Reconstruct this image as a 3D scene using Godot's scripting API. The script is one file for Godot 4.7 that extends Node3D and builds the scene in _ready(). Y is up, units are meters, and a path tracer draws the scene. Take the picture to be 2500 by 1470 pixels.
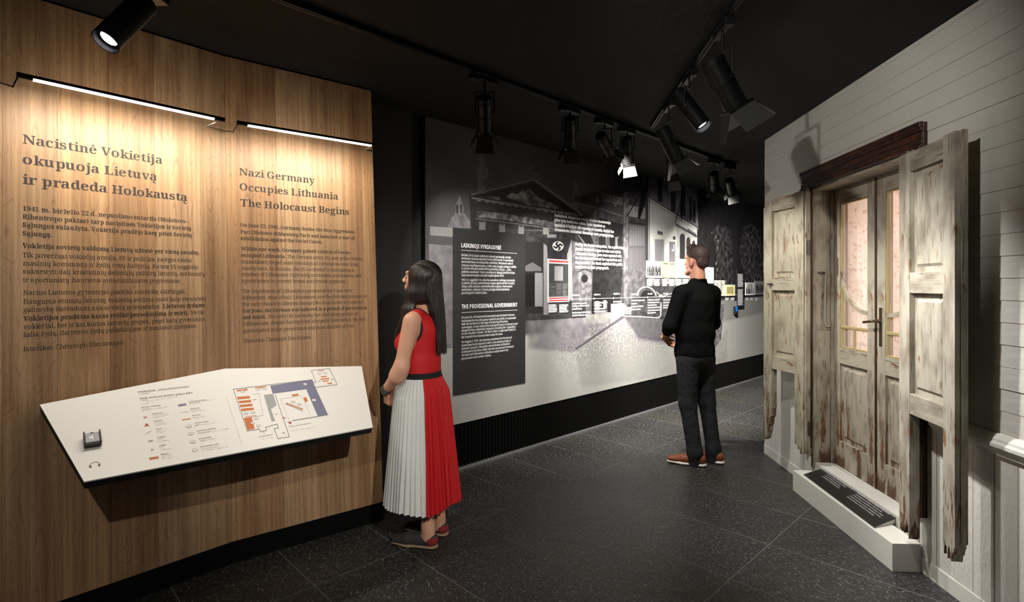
extends Node3D
# A museum gallery: an oak text wall with picture lights, a tactile map console, a printed mural lit by track spotlights,
# two visitors, and an old wooden house front with a door and shutters. Units are metres, y is up.

const F := 1299.0          # focal length in pixels of the 2500 x 1470 frame
const CX := 1250.0
const HY := 697.0          # row of the horizon
const EYE := Vector3(0, 1.5, 0)
const CEIL := 2.8

var M := {}
var cache := {}
var taken := {}
var fonts := {}
var font_box := {}
var house := Transform3D()
var mural := Transform3D()
var oak_l := Transform3D()
var oak_r := Transform3D()
var console := Transform3D()
var plate := Transform3D()
var rng := RandomNumberGenerator.new()

# ---------------------------------------------------------------- nodes
func numbered(called: String) -> String:
	var n: int = taken.get(called, 0)
	taken[called] = n + 1
	return called if n == 0 else "%s_%03d" % [called, n]

func tag(o: Node, label: String, category := "", group := "", kind := ""):
	if label: o.set_meta("label", label)
	if category: o.set_meta("category", category)
	if group: o.set_meta("group", group)
	if kind: o.set_meta("kind", kind)
	return o

func thing(called: String, label: String, category: String, xf := Transform3D(), group := "", kind := "") -> Node3D:
	var o := Node3D.new()
	o.name = numbered(called)
	add_child(o)
	o.transform = xf
	tag(o, label, category, group, kind)
	return o

func obj(called: String, mesh: Mesh, m: Material, parent: Node = null, xf := Transform3D()) -> MeshInstance3D:
	var o := MeshInstance3D.new()
	o.mesh = mesh
	o.material_override = m
	if parent == null:
		o.name = numbered(called)
		add_child(o)
	else:
		o.name = called
		parent.add_child(o, true)
	o.transform = xf
	o.cast_shadow = GeometryInstance3D.SHADOW_CASTING_SETTING_ON
	return o

func at(v: Vector3) -> Transform3D:
	return Transform3D(Basis(), v)

func frame(o: Vector3, x: Vector3, y: Vector3) -> Transform3D:
	x = x.normalized()
	var z := x.cross(y).normalized()
	return Transform3D(Basis(x, z.cross(x), z), o)

func along(dir: Vector3, o: Vector3) -> Transform3D:      # local y runs along dir
	var y := dir.normalized()
	var h := Vector3.RIGHT if absf(y.x) < 0.8 else Vector3.FORWARD
	var z := h.cross(y).normalized()
	return Transform3D(Basis(y.cross(z).normalized(), y, z), o)

# ---------------------------------------------------------------- photograph to place
func ray(px: float, py: float) -> Vector3:
	return Vector3((px - CX) / F, (HY - py) / F, -1.0)

func on(fr: Transform3D, px: float, py: float, off := 0.0) -> Vector2:   # where a pixel's ray meets the plane z = off of a frame
	var inv := fr.affine_inverse()
	var o := inv * EYE
	var d := inv.basis * ray(px, py)
	var t := (off - o.z) / d.z
	return Vector2(o.x + d.x * t, o.y + d.y * t)

func on3(fr: Transform3D, px: float, py: float, off := 0.0) -> Vector3:
	var p := on(fr, px, py, off)
	return Vector3(p.x, p.y, off)

# ---------------------------------------------------------------- meshes
func new_st() -> SurfaceTool:
	var st := SurfaceTool.new()
	st.begin(Mesh.PRIMITIVE_TRIANGLES)
	return st

func tri(st: SurfaceTool, a: Vector3, b: Vector3, c: Vector3, n: Vector3, ua := Vector2(), ub := Vector2(), uc := Vector2()):
	if (b - a).cross(c - a).dot(n) > 0:
		var t := b; b = c; c = t
		var u := ub; ub = uc; uc = u
	st.set_normal(n); st.set_uv(ua); st.add_vertex(a)
	st.set_normal(n); st.set_uv(ub); st.add_vertex(b)
	st.set_normal(n); st.set_uv(uc); st.add_vertex(c)

func uvof(p: Vector3, n: Vector3, t: float, swap: bool, off: Vector2) -> Vector2:
	var q: Vector2
	if absf(n.x) > absf(n.y) and absf(n.x) > absf(n.z): q = Vector2(p.z, p.y)
	elif absf(n.y) > absf(n.z): q = Vector2(p.x, p.z)
	else: q = Vector2(p.x, p.y)
	if swap: q = Vector2(q.y, q.x)
	q = q / t + off
	return Vector2(q.x, 1.0 - q.y)

func add_box(st: SurfaceTool, xf: Transform3D, size: Vector3, ch := 0.0, t := 1.0, swap := false, off := Vector2()):
	var h := size / 2
	ch = minf(ch, minf(h.x, minf(h.y, h.z)) * 0.9)
	for ax in 3:
		for s in [-1.0, 1.0]:
			var u := (ax + 1) % 3
			var v := (ax + 2) % 3
			var q := []
			for k in [[-1.0, -1.0], [1.0, -1.0], [1.0, 1.0], [-1.0, 1.0]]:
				var p := Vector3()
				p[ax] = h[ax] * s
				p[u] = (h[u] - ch) * k[0]
				p[v] = (h[v] - ch) * k[1]
				q.append(p)
			var n := Vector3()
			n[ax] = s
			var uv := q.map(func(p): return uvof(p, n, t, swap, off))
			var wn := xf.basis * n
			tri(st, xf * q[0], xf * q[1], xf * q[2], wn, uv[0], uv[1], uv[2])
			tri(st, xf * q[0], xf * q[2], xf * q[3], wn, uv[0], uv[2], uv[3])
	if ch <= 0: return
	for ax in 3:                                             # twelve bevelled edges
		var u := (ax + 1) % 3
		var v := (ax + 2) % 3
		for k in [[-1.0, -1.0], [1.0, -1.0], [1.0, 1.0], [-1.0, 1.0]]:
			var q := []
			for e in [-1.0, 1.0]:
				for w in 2:
					var p := Vector3()
					p[ax] = (h[ax] - ch) * e
					p[u] = (h[u] - (0.0 if w == 0 else ch)) * k[0]
					p[v] = (h[v] - (ch if w == 0 else 0.0)) * k[1]
					q.append(p)
			var n := Vector3()
			n[u] = k[0] * 0.7071
			n[v] = k[1] * 0.7071
			var uv := q.map(func(p): return uvof(p, n, t, swap, off))
			var wn := xf.basis * n
			tri(st, xf * q[0], xf * q[1], xf * q[3], wn, uv[0], uv[1], uv[3])
			tri(st, xf * q[0], xf * q[3], xf * q[2], wn, uv[0], uv[3], uv[2])
	for sx in [-1.0, 1.0]:
		for sy in [-1.0, 1.0]:
			for sz in [-1.0, 1.0]:
				var s := Vector3(sx, sy, sz)
				var a := Vector3(h.x, h.y - ch, h.z - ch) * s
				var b := Vector3(h.x - ch, h.y, h.z - ch) * s
				var c := Vector3(h.x - ch, h.y - ch, h.z) * s
				tri(st, xf * a, xf * b, xf * c, xf.basis * s.normalized())

func box(size: Vector3, ch := 0.0, t := 1.0, swap := false, off := Vector2()) -> Mesh:
	var key := str(size, ch, t, swap, off)
	if not cache.has(key):
		var st := new_st()
		add_box(st, Transform3D(), size, ch, t, swap, off)
		cache[key] = st.commit()
	return cache[key]

func span(lo: Vector3, hi: Vector3, ch := 0.0, t := 1.0, swap := false, off := Vector2()) -> Array:   # [mesh, place] of a box between two corners
	return [box((hi - lo).snapped(Vector3.ONE * 0.0005), ch, t, swap, off), at((lo + hi) / 2)]

func slab(called: String, lo: Vector3, hi: Vector3, m: Material, parent: Node, ch := 0.0, t := 1.0, swap := false, off := Vector2()) -> MeshInstance3D:
	var s := span(lo, hi, ch, t, swap, off)
	return obj(called, s[0], m, parent, s[1])

func add_prism(st: SurfaceTool, poly: PackedVector2Array, z0: float, z1: float, t := 1.0, off := Vector2()):
	var idx := Geometry2D.triangulate_polygon(poly)
	var uv := func(p: Vector2): return Vector2(p.x / t + off.x, 1.0 - p.y / t - off.y)
	for i in range(0, idx.size(), 3):
		var a := poly[idx[i]]; var b := poly[idx[i + 1]]; var c := poly[idx[i + 2]]
		tri(st, Vector3(a.x, a.y, z1), Vector3(b.x, b.y, z1), Vector3(c.x, c.y, z1), Vector3.BACK, uv.call(a), uv.call(b), uv.call(c))
		if z1 > z0:
			tri(st, Vector3(a.x, a.y, z0), Vector3(b.x, b.y, z0), Vector3(c.x, c.y, z0), Vector3.FORWARD, uv.call(a), uv.call(b), uv.call(c))
	if z1 <= z0: return
	var cw := Geometry2D.is_polygon_clockwise(poly)
	for i in poly.size():
		var a := poly[i]; var b := poly[(i + 1) % poly.size()]
		var e := (b - a).normalized()
		var n := Vector3(-e.y, e.x, 0) if cw else Vector3(e.y, -e.x, 0)
		var q := [Vector3(a.x, a.y, z0), Vector3(b.x, b.y, z0), Vector3(b.x, b.y, z1), Vector3(a.x, a.y, z1)]
		var ua := Vector2(a.x + 0.0, a.y) ; var ub := Vector2(b.x, b.y); var dz := Vector2((z1 - z0), 0)
		tri(st, q[0], q[1], q[2], n, uv.call(ua - dz), uv.call(ub - dz), uv.call(ub))
		tri(st, q[0], q[2], q[3], n, uv.call(ua - dz), uv.call(ub), uv.call(ua))

func prism(poly: PackedVector2Array, z0: float, z1: float, t := 1.0, off := Vector2()) -> Mesh:
	var st := new_st()
	add_prism(st, poly, z0, z1, t, off)
	return st.commit()

func add_lathe(st: SurfaceTool, xf: Transform3D, prof: Array, seg := 24):     # profile of (radius, height) turned about local y
	for i in prof.size() - 1:
		var p: Vector2 = prof[i]
		var q: Vector2 = prof[i + 1]
		var e := (q - p).normalized()
		for k in seg:
			var a0 := TAU * k / seg
			var a1 := TAU * (k + 1) / seg
			var d0 := Vector3(cos(a0), 0, sin(a0)); var d1 := Vector3(cos(a1), 0, sin(a1))
			var n0 := (d0 * e.y - Vector3.UP * e.x); var n1 := (d1 * e.y - Vector3.UP * e.x)
			var v := [d0 * p.x + Vector3.UP * p.y, d1 * p.x + Vector3.UP * p.y, d1 * q.x + Vector3.UP * q.y, d0 * q.x + Vector3.UP * q.y]
			var nn := [n0, n1, n1, n0]
			var face := (n0 + n1).normalized()
			for t3 in [[0, 1, 2], [0, 2, 3]]:
				var o: Array = t3
				if (v[o[1]] - v[o[0]]).cross(v[o[2]] - v[o[0]]).dot(face) > 0: o = [t3[0], t3[2], t3[1]]
				for j in o:
					st.set_normal((xf.basis * nn[j]).normalized()); st.set_uv(Vector2(float(k + (1 if j in [1, 2] else 0)) / seg, v[j].y)); st.add_vertex(xf * v[j])

func lathe(prof: Array, seg := 24) -> Mesh:
	var st := new_st()
	add_lathe(st, Transform3D(), prof, seg)
	return st.commit()

func add_tube(st: SurfaceTool, pts: Array, r: float, seg := 8, r_end := -1.0, flat := 1.0):
	var rings := []
	var up := Vector3.UP
	for i in pts.size():
		var d: Vector3 = (pts[mini(i + 1, pts.size() - 1)] - pts[maxi(i - 1, 0)]).normalized()
		if absf(d.dot(up)) > 0.95: up = Vector3.RIGHT
		var a := d.cross(up).normalized()
		var b := a.cross(d).normalized()
		up = b
		var rr := r if r_end < 0 else lerpf(r, r_end, float(i) / (pts.size() - 1))
		var ring := []
		for k in seg:
			var n := a * cos(TAU * k / seg) + b * sin(TAU * k / seg) * flat
			ring.append([pts[i] + n * rr, n.normalized()])
		rings.append(ring)
	for i in pts.size() - 1:
		for k in seg:
			var v := [rings[i][k], rings[i][(k + 1) % seg], rings[i + 1][(k + 1) % seg], rings[i + 1][k]]
			for t3 in [[0, 1, 2], [0, 2, 3]]:
				var o: Array = t3
				if (v[o[1]][0] - v[o[0]][0]).cross(v[o[2]][0] - v[o[0]][0]).dot(v[0][1]) > 0: o = [t3[0], t3[2], t3[1]]
				for j in o:
					st.set_normal(v[j][1]); st.set_uv(Vector2()); st.add_vertex(v[j][0])
	for e in [0, pts.size() - 1]:
		var n: Vector3 = (pts[0] - pts[1] if e == 0 else pts[-1] - pts[-2]).normalized()
		for k in seg:
			tri(st, pts[e], rings[e][k][0], rings[e][(k + 1) % seg][0], n)

func tube(pts: Array, r: float, seg := 8, r_end := -1.0, flat := 1.0) -> Mesh:
	var st := new_st()
	add_tube(st, pts, r, seg, r_end, flat)
	return st.commit()

# ---------------------------------------------------------------- lettering
func font(which: String) -> SystemFont:
	if not fonts.has(which):
		var f := SystemFont.new()
		f.font_names = PackedStringArray(["Droid Serif" if which.begins_with("serif") else "Droid Sans"])
		f.font_weight = 700 if which.ends_with("bold") else 400
		fonts[which] = f
		font_box[which] = text_mesh("H", which).get_aabb()
	return fonts[which]

func text_mesh(s: String, which: String) -> TextMesh:
	var t := TextMesh.new()
	t.font = fonts[which] if fonts.has(which) else font(which)
	t.text = s
	t.font_size = 24
	t.pixel_size = 0.01
	t.depth = 0.0
	t.curve_step = 3.0
	t.horizontal_alignment = HORIZONTAL_ALIGNMENT_LEFT
	return t

func write(parent: Node, s: String, p0: Vector2, width: float, cap: float, z: float, m: Material, which := "sans", called := "text_line", slope := 0.0) -> MeshInstance3D:
	font(which)
	var t := text_mesh(s, which)
	var bb := t.get_aabb()
	var hb: AABB = font_box[which]
	var sy := cap / hb.size.y
	var sx := width / bb.size.x if width > 0 else sy
	var ux := Vector3(cos(slope), sin(slope), 0)
	var uy := Vector3(-sin(slope), cos(slope), 0)
	var b := Basis(ux * sx, uy * sy, Vector3.BACK)
	var o := obj(called, t, m, parent, Transform3D(b, Vector3(p0.x, p0.y, z) - b * Vector3(bb.position.x, hb.position.y, 0)))
	return o

func write_px(parent: Node, fr: Transform3D, s: String, x0: float, y0: float, x1: float, cap: float, z: float, m: Material, which := "sans", called := "text_line") -> float:
	var a := on(fr, x0, y0, z)
	var b := on(fr, x1, y0, z)
	write(parent, s, a, b.x - a.x, cap, z, m, which, called)
	return a.y

# ---------------------------------------------------------------- soft bodies: joined capsules and ellipsoids meshed as surface nets
# a shape is [kind, a, b, ra, rb, stretch, cut]; kind 0 tapered capsule, 1 ellipsoid (b = radii), 2 half-space cut away where (p - a).b > 0
func cap(a: Vector3, b: Vector3, ra: float, rb: float, s := Vector3.ONE) -> Array: return [0, a, b, ra, rb, s, false]
func ell(c: Vector3, r: Vector3) -> Array: return [1, c, r, 0.0, 0.0, Vector3.ONE, false]
func less(p: Array) -> Array:
	var q := p.duplicate()
	q[6] = true
	return q
func keep(c: Vector3, r: Vector3) -> Array: return [3, c, r, 0.0, 0.0, Vector3.ONE, true]     # only what lies inside an ellipsoid stays
func half(p: Vector3, n: Vector3) -> Array: return [2, p, n.normalized(), 0.0, 0.0, Vector3.ONE, true]

func reach(p: Array) -> AABB:
	if p[0] == 1 or p[0] == 3: return AABB(p[1] - p[2], p[2] * 2)
	var r: float = maxf(p[3], p[4])
	var e: Vector3 = p[5] * r
	return AABB(p[1], Vector3()).expand(p[2]).grow(0.0).merge(AABB(p[1] - e, e * 2)).merge(AABB(p[2] - e, e * 2))

func soft(shapes: Array, cell: float, k: float, into: Dictionary, grow := 0.0):
	var bb := AABB()
	var first := true
	for p in shapes:
		if p[6]: continue
		bb = reach(p) if first else bb.merge(reach(p))
		first = false
	for p in shapes:
		if p[0] == 3: bb = bb.intersection(reach(p))
	bb = bb.grow(grow + cell * 2.5)
	var nx := int(bb.size.x / cell) + 2
	var ny := int(bb.size.y / cell) + 2
	var nz := int(bb.size.z / cell) + 2
	var f := PackedFloat32Array()
	f.resize(nx * ny * nz)
	f.fill(1.0)
	var o := bb.position
	for p in shapes:
		var kind: int = p[0]
		var a: Vector3 = p[1]
		var b: Vector3 = p[2]
		var ra: float = p[3] + grow
		var rb: float = p[4] + grow
		var s: Vector3 = p[5]
		var cut: bool = p[6]
		if cut:
			ra -= grow; rb -= grow
		var x0 := 0; var x1 := nx; var y0 := 0; var y1 := ny; var z0 := 0; var z1 := nz
		if kind < 2:
			var w := reach(p).grow(grow + k + cell * 2)
			x0 = clampi(int((w.position.x - o.x) / cell), 0, nx); x1 = clampi(int((w.end.x - o.x) / cell) + 2, 0, nx)
			y0 = clampi(int((w.position.y - o.y) / cell), 0, ny); y1 = clampi(int((w.end.y - o.y) / cell) + 2, 0, ny)
			z0 = clampi(int((w.position.z - o.z) / cell), 0, nz); z1 = clampi(int((w.end.z - o.z) / cell) + 2, 0, nz)
		var ms := minf(s.x, minf(s.y, s.z))
		var ba := (b - a) / s
		var bl := maxf(ba.length_squared(), 1e-9)
		var er := b + Vector3.ONE * (0.0 if cut else grow)
		var er2 := er * er
		for z in range(z0, z1):
			for y in range(y0, y1):
				var i := (z * ny + y) * nx + x0
				for x in range(x0, x1):
					var q := o + Vector3(x, y, z) * cell - a
					var d: float
					if kind == 0:
						q /= s
						var t := clampf(q.dot(ba) / bl, 0.0, 1.0)
						d = ((q - ba * t).length() - (ra + (rb - ra) * t)) * ms
					elif kind == 1 or kind == 3:
						var k0 := (q / er).length()
						d = k0 * (k0 - 1.0) / maxf((q / er2).length(), 1e-6)
					else:
						d = -q.dot(b)
					if cut:
						if kind == 3: d = -d
						if -d > f[i]: f[i] = -d
					else:
						var g := f[i]
						var h := k - absf(g - d)
						if h > 0: f[i] = minf(g, d) - h * h / (4.0 * k)
						elif d < g: f[i] = d
					i += 1
	nets(f, nx, ny, nz, o, cell, into)

func nets(f: PackedFloat32Array, nx: int, ny: int, nz: int, o: Vector3, cell: float, into: Dictionary):
	if not into.has("v"):
		into.v = PackedVector3Array(); into.n = PackedVector3Array(); into.i = PackedInt32Array()
	var v: PackedVector3Array = into.v
	var nn: PackedVector3Array = into.n
	var idx: PackedInt32Array = into.i
	var ids := PackedInt32Array()
	ids.resize(f.size())
	ids.fill(-1)
	var sy := nx
	var sz := nx * ny
	var off := [0, 1, sy, sy + 1, sz, sz + 1, sz + sy, sz + sy + 1]
	var edges := [[0, 1], [2, 3], [4, 5], [6, 7], [0, 2], [1, 3], [4, 6], [5, 7], [0, 4], [1, 5], [2, 6], [3, 7]]
	var corner := []
	for c in 8: corner.append(Vector3(c & 1, (c >> 1) & 1, c >> 2))
	for z in nz - 1:
		for y in ny - 1:
			var i := z * sz + y * sy
			for x in nx - 1:
				var s := f[i] < 0
				if s != (f[i + 1] < 0) or s != (f[i + sy] < 0) or s != (f[i + sy + 1] < 0) or s != (f[i + sz] < 0) or s != (f[i + sz + 1] < 0) or s != (f[i + sz + sy] < 0) or s != (f[i + sz + sy + 1] < 0):
					var sum := Vector3()
					var n := 0
					for e in edges:
						var fa := f[i + off[e[0]]]
						var fb := f[i + off[e[1]]]
						if (fa < 0) != (fb < 0):
							sum += (corner[e[0]] as Vector3).lerp(corner[e[1]], fa / (fa - fb))
							n += 1
					ids[i] = v.size()
					v.append(o + (Vector3(x, y, z) + sum / n) * cell)
					nn.append(Vector3())
				i += 1
	for z in range(1, nz - 1):
		for y in range(1, ny - 1):
			var i := z * sz + y * sy + 1
			for x in range(1, nx - 1):
				var s := f[i] < 0
				for ax in 3:
					var st: int = [1, sy, sz][ax]
					if s == (f[i + st] < 0): continue
					var u: int = [sy, sz, 1][ax]
					var w: int = [sz, 1, sy][ax]
					var q := [ids[i], ids[i - u], ids[i - u - w], ids[i - w]]
					if q[0] < 0 or q[1] < 0 or q[2] < 0 or q[3] < 0: continue
					for t in [[0, 1, 2], [0, 2, 3]]:
						var a: int = q[t[0]]; var b: int = q[t[1]]; var c: int = q[t[2]]
						var cr := (v[b] - v[a]).cross(v[c] - v[a])
						if s:
							nn[a] += cr; nn[b] += cr; nn[c] += cr
							idx.append(a); idx.append(c); idx.append(b)
						else:
							nn[a] -= cr; nn[b] -= cr; nn[c] -= cr
							idx.append(a); idx.append(b); idx.append(c)
				i += 1
	into.v = v; into.n = nn; into.i = idx

func soft_mesh(into: Dictionary) -> ArrayMesh:
	var arr := []
	arr.resize(Mesh.ARRAY_MAX)
	var nn: PackedVector3Array = into.n
	for i in nn.size(): nn[i] = nn[i].normalized() if nn[i].length_squared() > 0 else Vector3.UP
	arr[Mesh.ARRAY_VERTEX] = into.v
	arr[Mesh.ARRAY_NORMAL] = nn
	arr[Mesh.ARRAY_INDEX] = into.i
	var m := ArrayMesh.new()
	m.add_surface_from_arrays(Mesh.PRIMITIVE_TRIANGLES, arr)
	return m

func soft_obj(called: String, shapes: Array, cell: float, k: float, m: Material, parent: Node, grow := 0.0) -> MeshInstance3D:
	var d := {}
	soft(shapes, cell, k, d, grow)
	return obj(called, soft_mesh(d), m, parent)

# ---------------------------------------------------------------- lamp strengths
const E_WALL := 1.2          # picture lights on the oak wall
const E_MURAL := 11.5         # track lamps on the mural
const E_HOUSE := 2.2        # track lamps on the house front
const E_NEAR := 1.5          # cylinder lamp beside the oak wall
const E_FILL := 2.0          # lamps behind the viewer
const E_BACK := 0.95          # light cabinet behind the old door

func _ready():
	var cam := Camera3D.new()
	cam.name = "camera"
	add_child(cam)
	cam.position = EYE
	cam.set_frustum(0.05 * 1470.0 / F, Vector2(0, -(735.0 - HY) / F * 0.05), 0.05, 60.0)
	cam.current = true
	var we := WorldEnvironment.new()
	we.name = "surroundings"
	var env := Environment.new()
	env.background_mode = Environment.BG_COLOR
	env.background_color = Color(0, 0, 0)
	env.tonemap_mode = Environment.TONE_MAPPER_LINEAR
	env.tonemap_exposure = 1.0
	env.sdfgi_enabled = true
	env.ssao_enabled = true
	env.ssil_enabled = true
	we.environment = env
	add_child(we)
	rng.seed = 7
	frames()
	materials()
	room()
	oak_wall()
	picture_light(oak_l, 40, 182, 548, 293, 80, 522, [[[-5, 200, 0.0], [32, 212, 0.25], [43, 190, 0.265]], [[527, 299, 0.265], [505, 309, 0.23], [545, 318, 0.0]]], E_WALL, "long glowing picture light above the Lithuanian text on the oak wall")
	picture_light(oak_r, 578, 299, 918, 355, 604, 906, [[[556, 320, 0.0], [569, 322, 0.23], [580, 304, 0.265]], [[910, 356, 0.265], [892, 366, 0.23], [912, 369, 0.0]]], E_WALL * 0.85, "long glowing picture light above the English text on the oak wall")
	console_table()
	printed_mural()
	house_front()
	lamps()
	woman()
	man()

# ---------------------------------------------------------------- procedural textures and materials
func noise(w: int, h: int, seed_: int, freq: float, oct := 4, sx := 1, sy := 1, kind := FastNoiseLite.TYPE_SIMPLEX_SMOOTH) -> PackedByteArray:
	var n := FastNoiseLite.new()
	n.seed = seed_
	n.noise_type = kind
	n.frequency = freq
	n.fractal_octaves = oct
	var im := n.get_seamless_image(w / sx, h / sy)
	if sx > 1 or sy > 1: im.resize(w, h, Image.INTERPOLATE_CUBIC)
	im.convert(Image.FORMAT_L8)
	return im.get_data()

func rgb_tex(w: int, h: int, data: PackedByteArray) -> ImageTexture:
	var im := Image.create_from_data(w, h, false, Image.FORMAT_RGB8, data)
	return ImageTexture.create_from_image(im)

func bump_tex(w: int, h: int, data: PackedByteArray, strength: float) -> ImageTexture:
	var im := Image.create_from_data(w, h, false, Image.FORMAT_L8, data)
	im.convert(Image.FORMAT_RGBA8)
	im.bump_map_to_normal_map(strength)
	return ImageTexture.create_from_image(im)

func mat(c: Color, rough := 0.6, metal := 0.0) -> StandardMaterial3D:
	var m := StandardMaterial3D.new()
	m.albedo_color = c
	m.roughness = rough
	m.metallic = metal
	return m

func put(d: PackedByteArray, i: int, c: Color):
	d[i * 3] = clampi(int(c.r * 255), 0, 255)
	d[i * 3 + 1] = clampi(int(c.g * 255), 0, 255)
	d[i * 3 + 2] = clampi(int(c.b * 255), 0, 255)

func oak_texture() -> ImageTexture:
	var w := 1024; var h := 1024
	var ring := noise(w, h, 3, 0.0055, 2, 1, 4)
	var streak := noise(w, h, 5, 0.045, 3, 1, 32)
	var pore := noise(w, h, 9, 0.22, 2, 1, 16)
	var broad := noise(w, h, 12, 0.006, 2, 1, 8)
	var d := PackedByteArray()
	d.resize(w * h * 3)
	var light := Color(0.71, 0.58, 0.44)
	var dark := Color(0.44, 0.315, 0.215)
	for i in w * h:
		var r := ring[i] / 255.0 * 11.0
		var c := absf(r - floorf(r) - 0.5) * 2.0
		var t := (1.0 - c * c) * 0.16 + pow(c, 8.0) * 0.48
		t += (streak[i] / 255.0 - 0.5) * 0.6 + (broad[i] / 255.0 - 0.5) * 0.55
		var p := pore[i] / 255.0
		if p > 0.66: t += (p - 0.66) * 1.5
		put(d, i, light.lerp(dark, clampf(t + 0.22, 0.0, 1.1)))
	return rgb_tex(w, h, d)

func paint_texture(sd: int, less_: float, tan_: float) -> Array:                  # old chipped paint on wood, half a metre wide and 2.2 m tall; row 0 is the top
	var w := 512; var h := 1024
	var streak := noise(w, h, 21 + sd, 0.05, 3, 1, 16)
	var fine := noise(w, h, 22 + sd, 0.12, 3, 1, 4)
	var chip := noise(w, h, 23 + sd, 0.011, 5, 1, 2)
	var stain := noise(w, h, 24 + sd, 0.007, 3)
	var crack := noise(w, h, 25 + sd, 0.06, 2, 1, 8)
	var orange := noise(w, h, 26 + sd, 0.012, 2)
	var d := PackedByteArray()
	d.resize(w * h * 3)
	var bump := PackedByteArray()
	bump.resize(w * h)
	var paint := Color(0.705, 0.68, 0.63)
	var dirt := Color(0.49, 0.45, 0.40)
	var wood := Color(0.46, 0.32, 0.21)
	var rust := Color(0.56, 0.375, 0.235)
	var rot := Color(0.22, 0.135, 0.085)
	for y in h:
		var up := (1.0 - float(y) / h) * 2.2                      # height over the floor
		var worn := 0.11 * clampf((1.15 - up) / 0.5, 0.0, 1.0) + 0.24 * clampf((0.52 - up) / 0.22, 0.0, 1.0) # bare, rotten foot of the stiles
		for x in w:
			var i := y * w + x
			var s := stain[i] / 255.0
			var c := paint.lerp(dirt, clampf((s - 0.40) * 1.5 + (streak[i] / 255.0 - 0.5) * 0.40 + (fine[i] / 255.0 - 0.5) * 0.40, 0.0, 1.0))
			c = c.lerp(Color(0.86, 0.84, 0.77), clampf((fine[i] / 255.0 - 0.62) * 1.6, 0.0, 0.5))
			var v := chip[i] / 255.0 + worn + (fine[i] / 255.0 - 0.5) * 0.34 - less_
			var hgt := 190.0 + (fine[i] - 128) * 0.2
			if v > 0:
				var b := wood.lerp(rust, clampf((orange[i] / 255.0 - 0.5 + tan_) * 3.0, 0.0, 1.0))
				b = b.lerp(rot, clampf((0.40 - up) * 3.5 + (streak[i] / 255.0 - 0.5), 0.0, 0.85))
				b = b.lerp(rot, clampf((streak[i] / 255.0 - 0.52) * 1.8, 0.0, 0.7))
				c = c.lerp(b, clampf(v * 16.0, 0.0, 0.9))
				hgt -= 70.0 * clampf(v * 22.0, 0.0, 1.0)
			elif v > -0.03: c = c.lerp(dirt, (v + 0.03) * 12.0)
			if crack[i] > 214:
				c = c.lerp(rot, 0.45)
				hgt -= 40.0
			put(d, i, c)
			bump[i] = clampi(int(hgt), 0, 255)
	return [rgb_tex(w, h, d), bump_tex(w, h, bump, 3.0)]

func brown_texture() -> ImageTexture:
	var w := 256; var h := 1024
	var streak := noise(w, h, 31, 0.06, 3, 1, 32)
	var patch := noise(w, h, 32, 0.012, 4)
	var d := PackedByteArray()
	d.resize(w * h * 3)
	for i in w * h:
		var c := Color(0.27, 0.14, 0.085).lerp(Color(0.085, 0.05, 0.035), clampf(streak[i] / 255.0 * 1.5 - 0.35, 0, 1))
		c = c.lerp(Color(0.36, 0.19, 0.11), clampf((patch[i] / 255.0 - 0.52) * 3.0, 0, 0.85))
		put(d, i, c)
	return rgb_tex(w, h, d)

func slate_textures() -> Array:
	var w := 1024
	var a := noise(w, w, 41, 0.06, 5)
	var b := noise(w, w, 42, 0.02, 4)
	var fl := noise(w, w, 43, 0.05, 3, 1, 2)
	var d := PackedByteArray()
	d.resize(w * w * 3)
	var bump := PackedByteArray()
	bump.resize(w * w)
	for i in w * w:
		var t := (a[i] / 255.0 - 0.5) * 0.9 + (b[i] / 255.0 - 0.5) * 0.55
		var v := 0.18 + t * 0.16
		var c := Color(v, v, v * 0.98)
		var k := (fl[i] / 255.0) * 0.6 + (a[i] / 255.0) * 0.4
		if k > 0.585: c = c.lerp(Color(0.50, 0.49, 0.47), clampf((k - 0.585) * 5.0, 0, 0.65))
		put(d, i, c)
		bump[i] = clampi(int(128 + t * 120), 0, 255)
	return [rgb_tex(w, w, d), bump_tex(w, w, bump, 4.0)]

func tri_mat(m: StandardMaterial3D, scale: Vector3, world := false) -> StandardMaterial3D:
	m.uv1_triplanar = true
	m.uv1_world_triplanar = world
	m.uv1_scale = scale
	return m

func relief(m: StandardMaterial3D, tex: Texture2D, amount: float) -> StandardMaterial3D:
	m.normal_enabled = true
	m.normal_texture = tex
	m.normal_scale = amount
	return m

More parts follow.
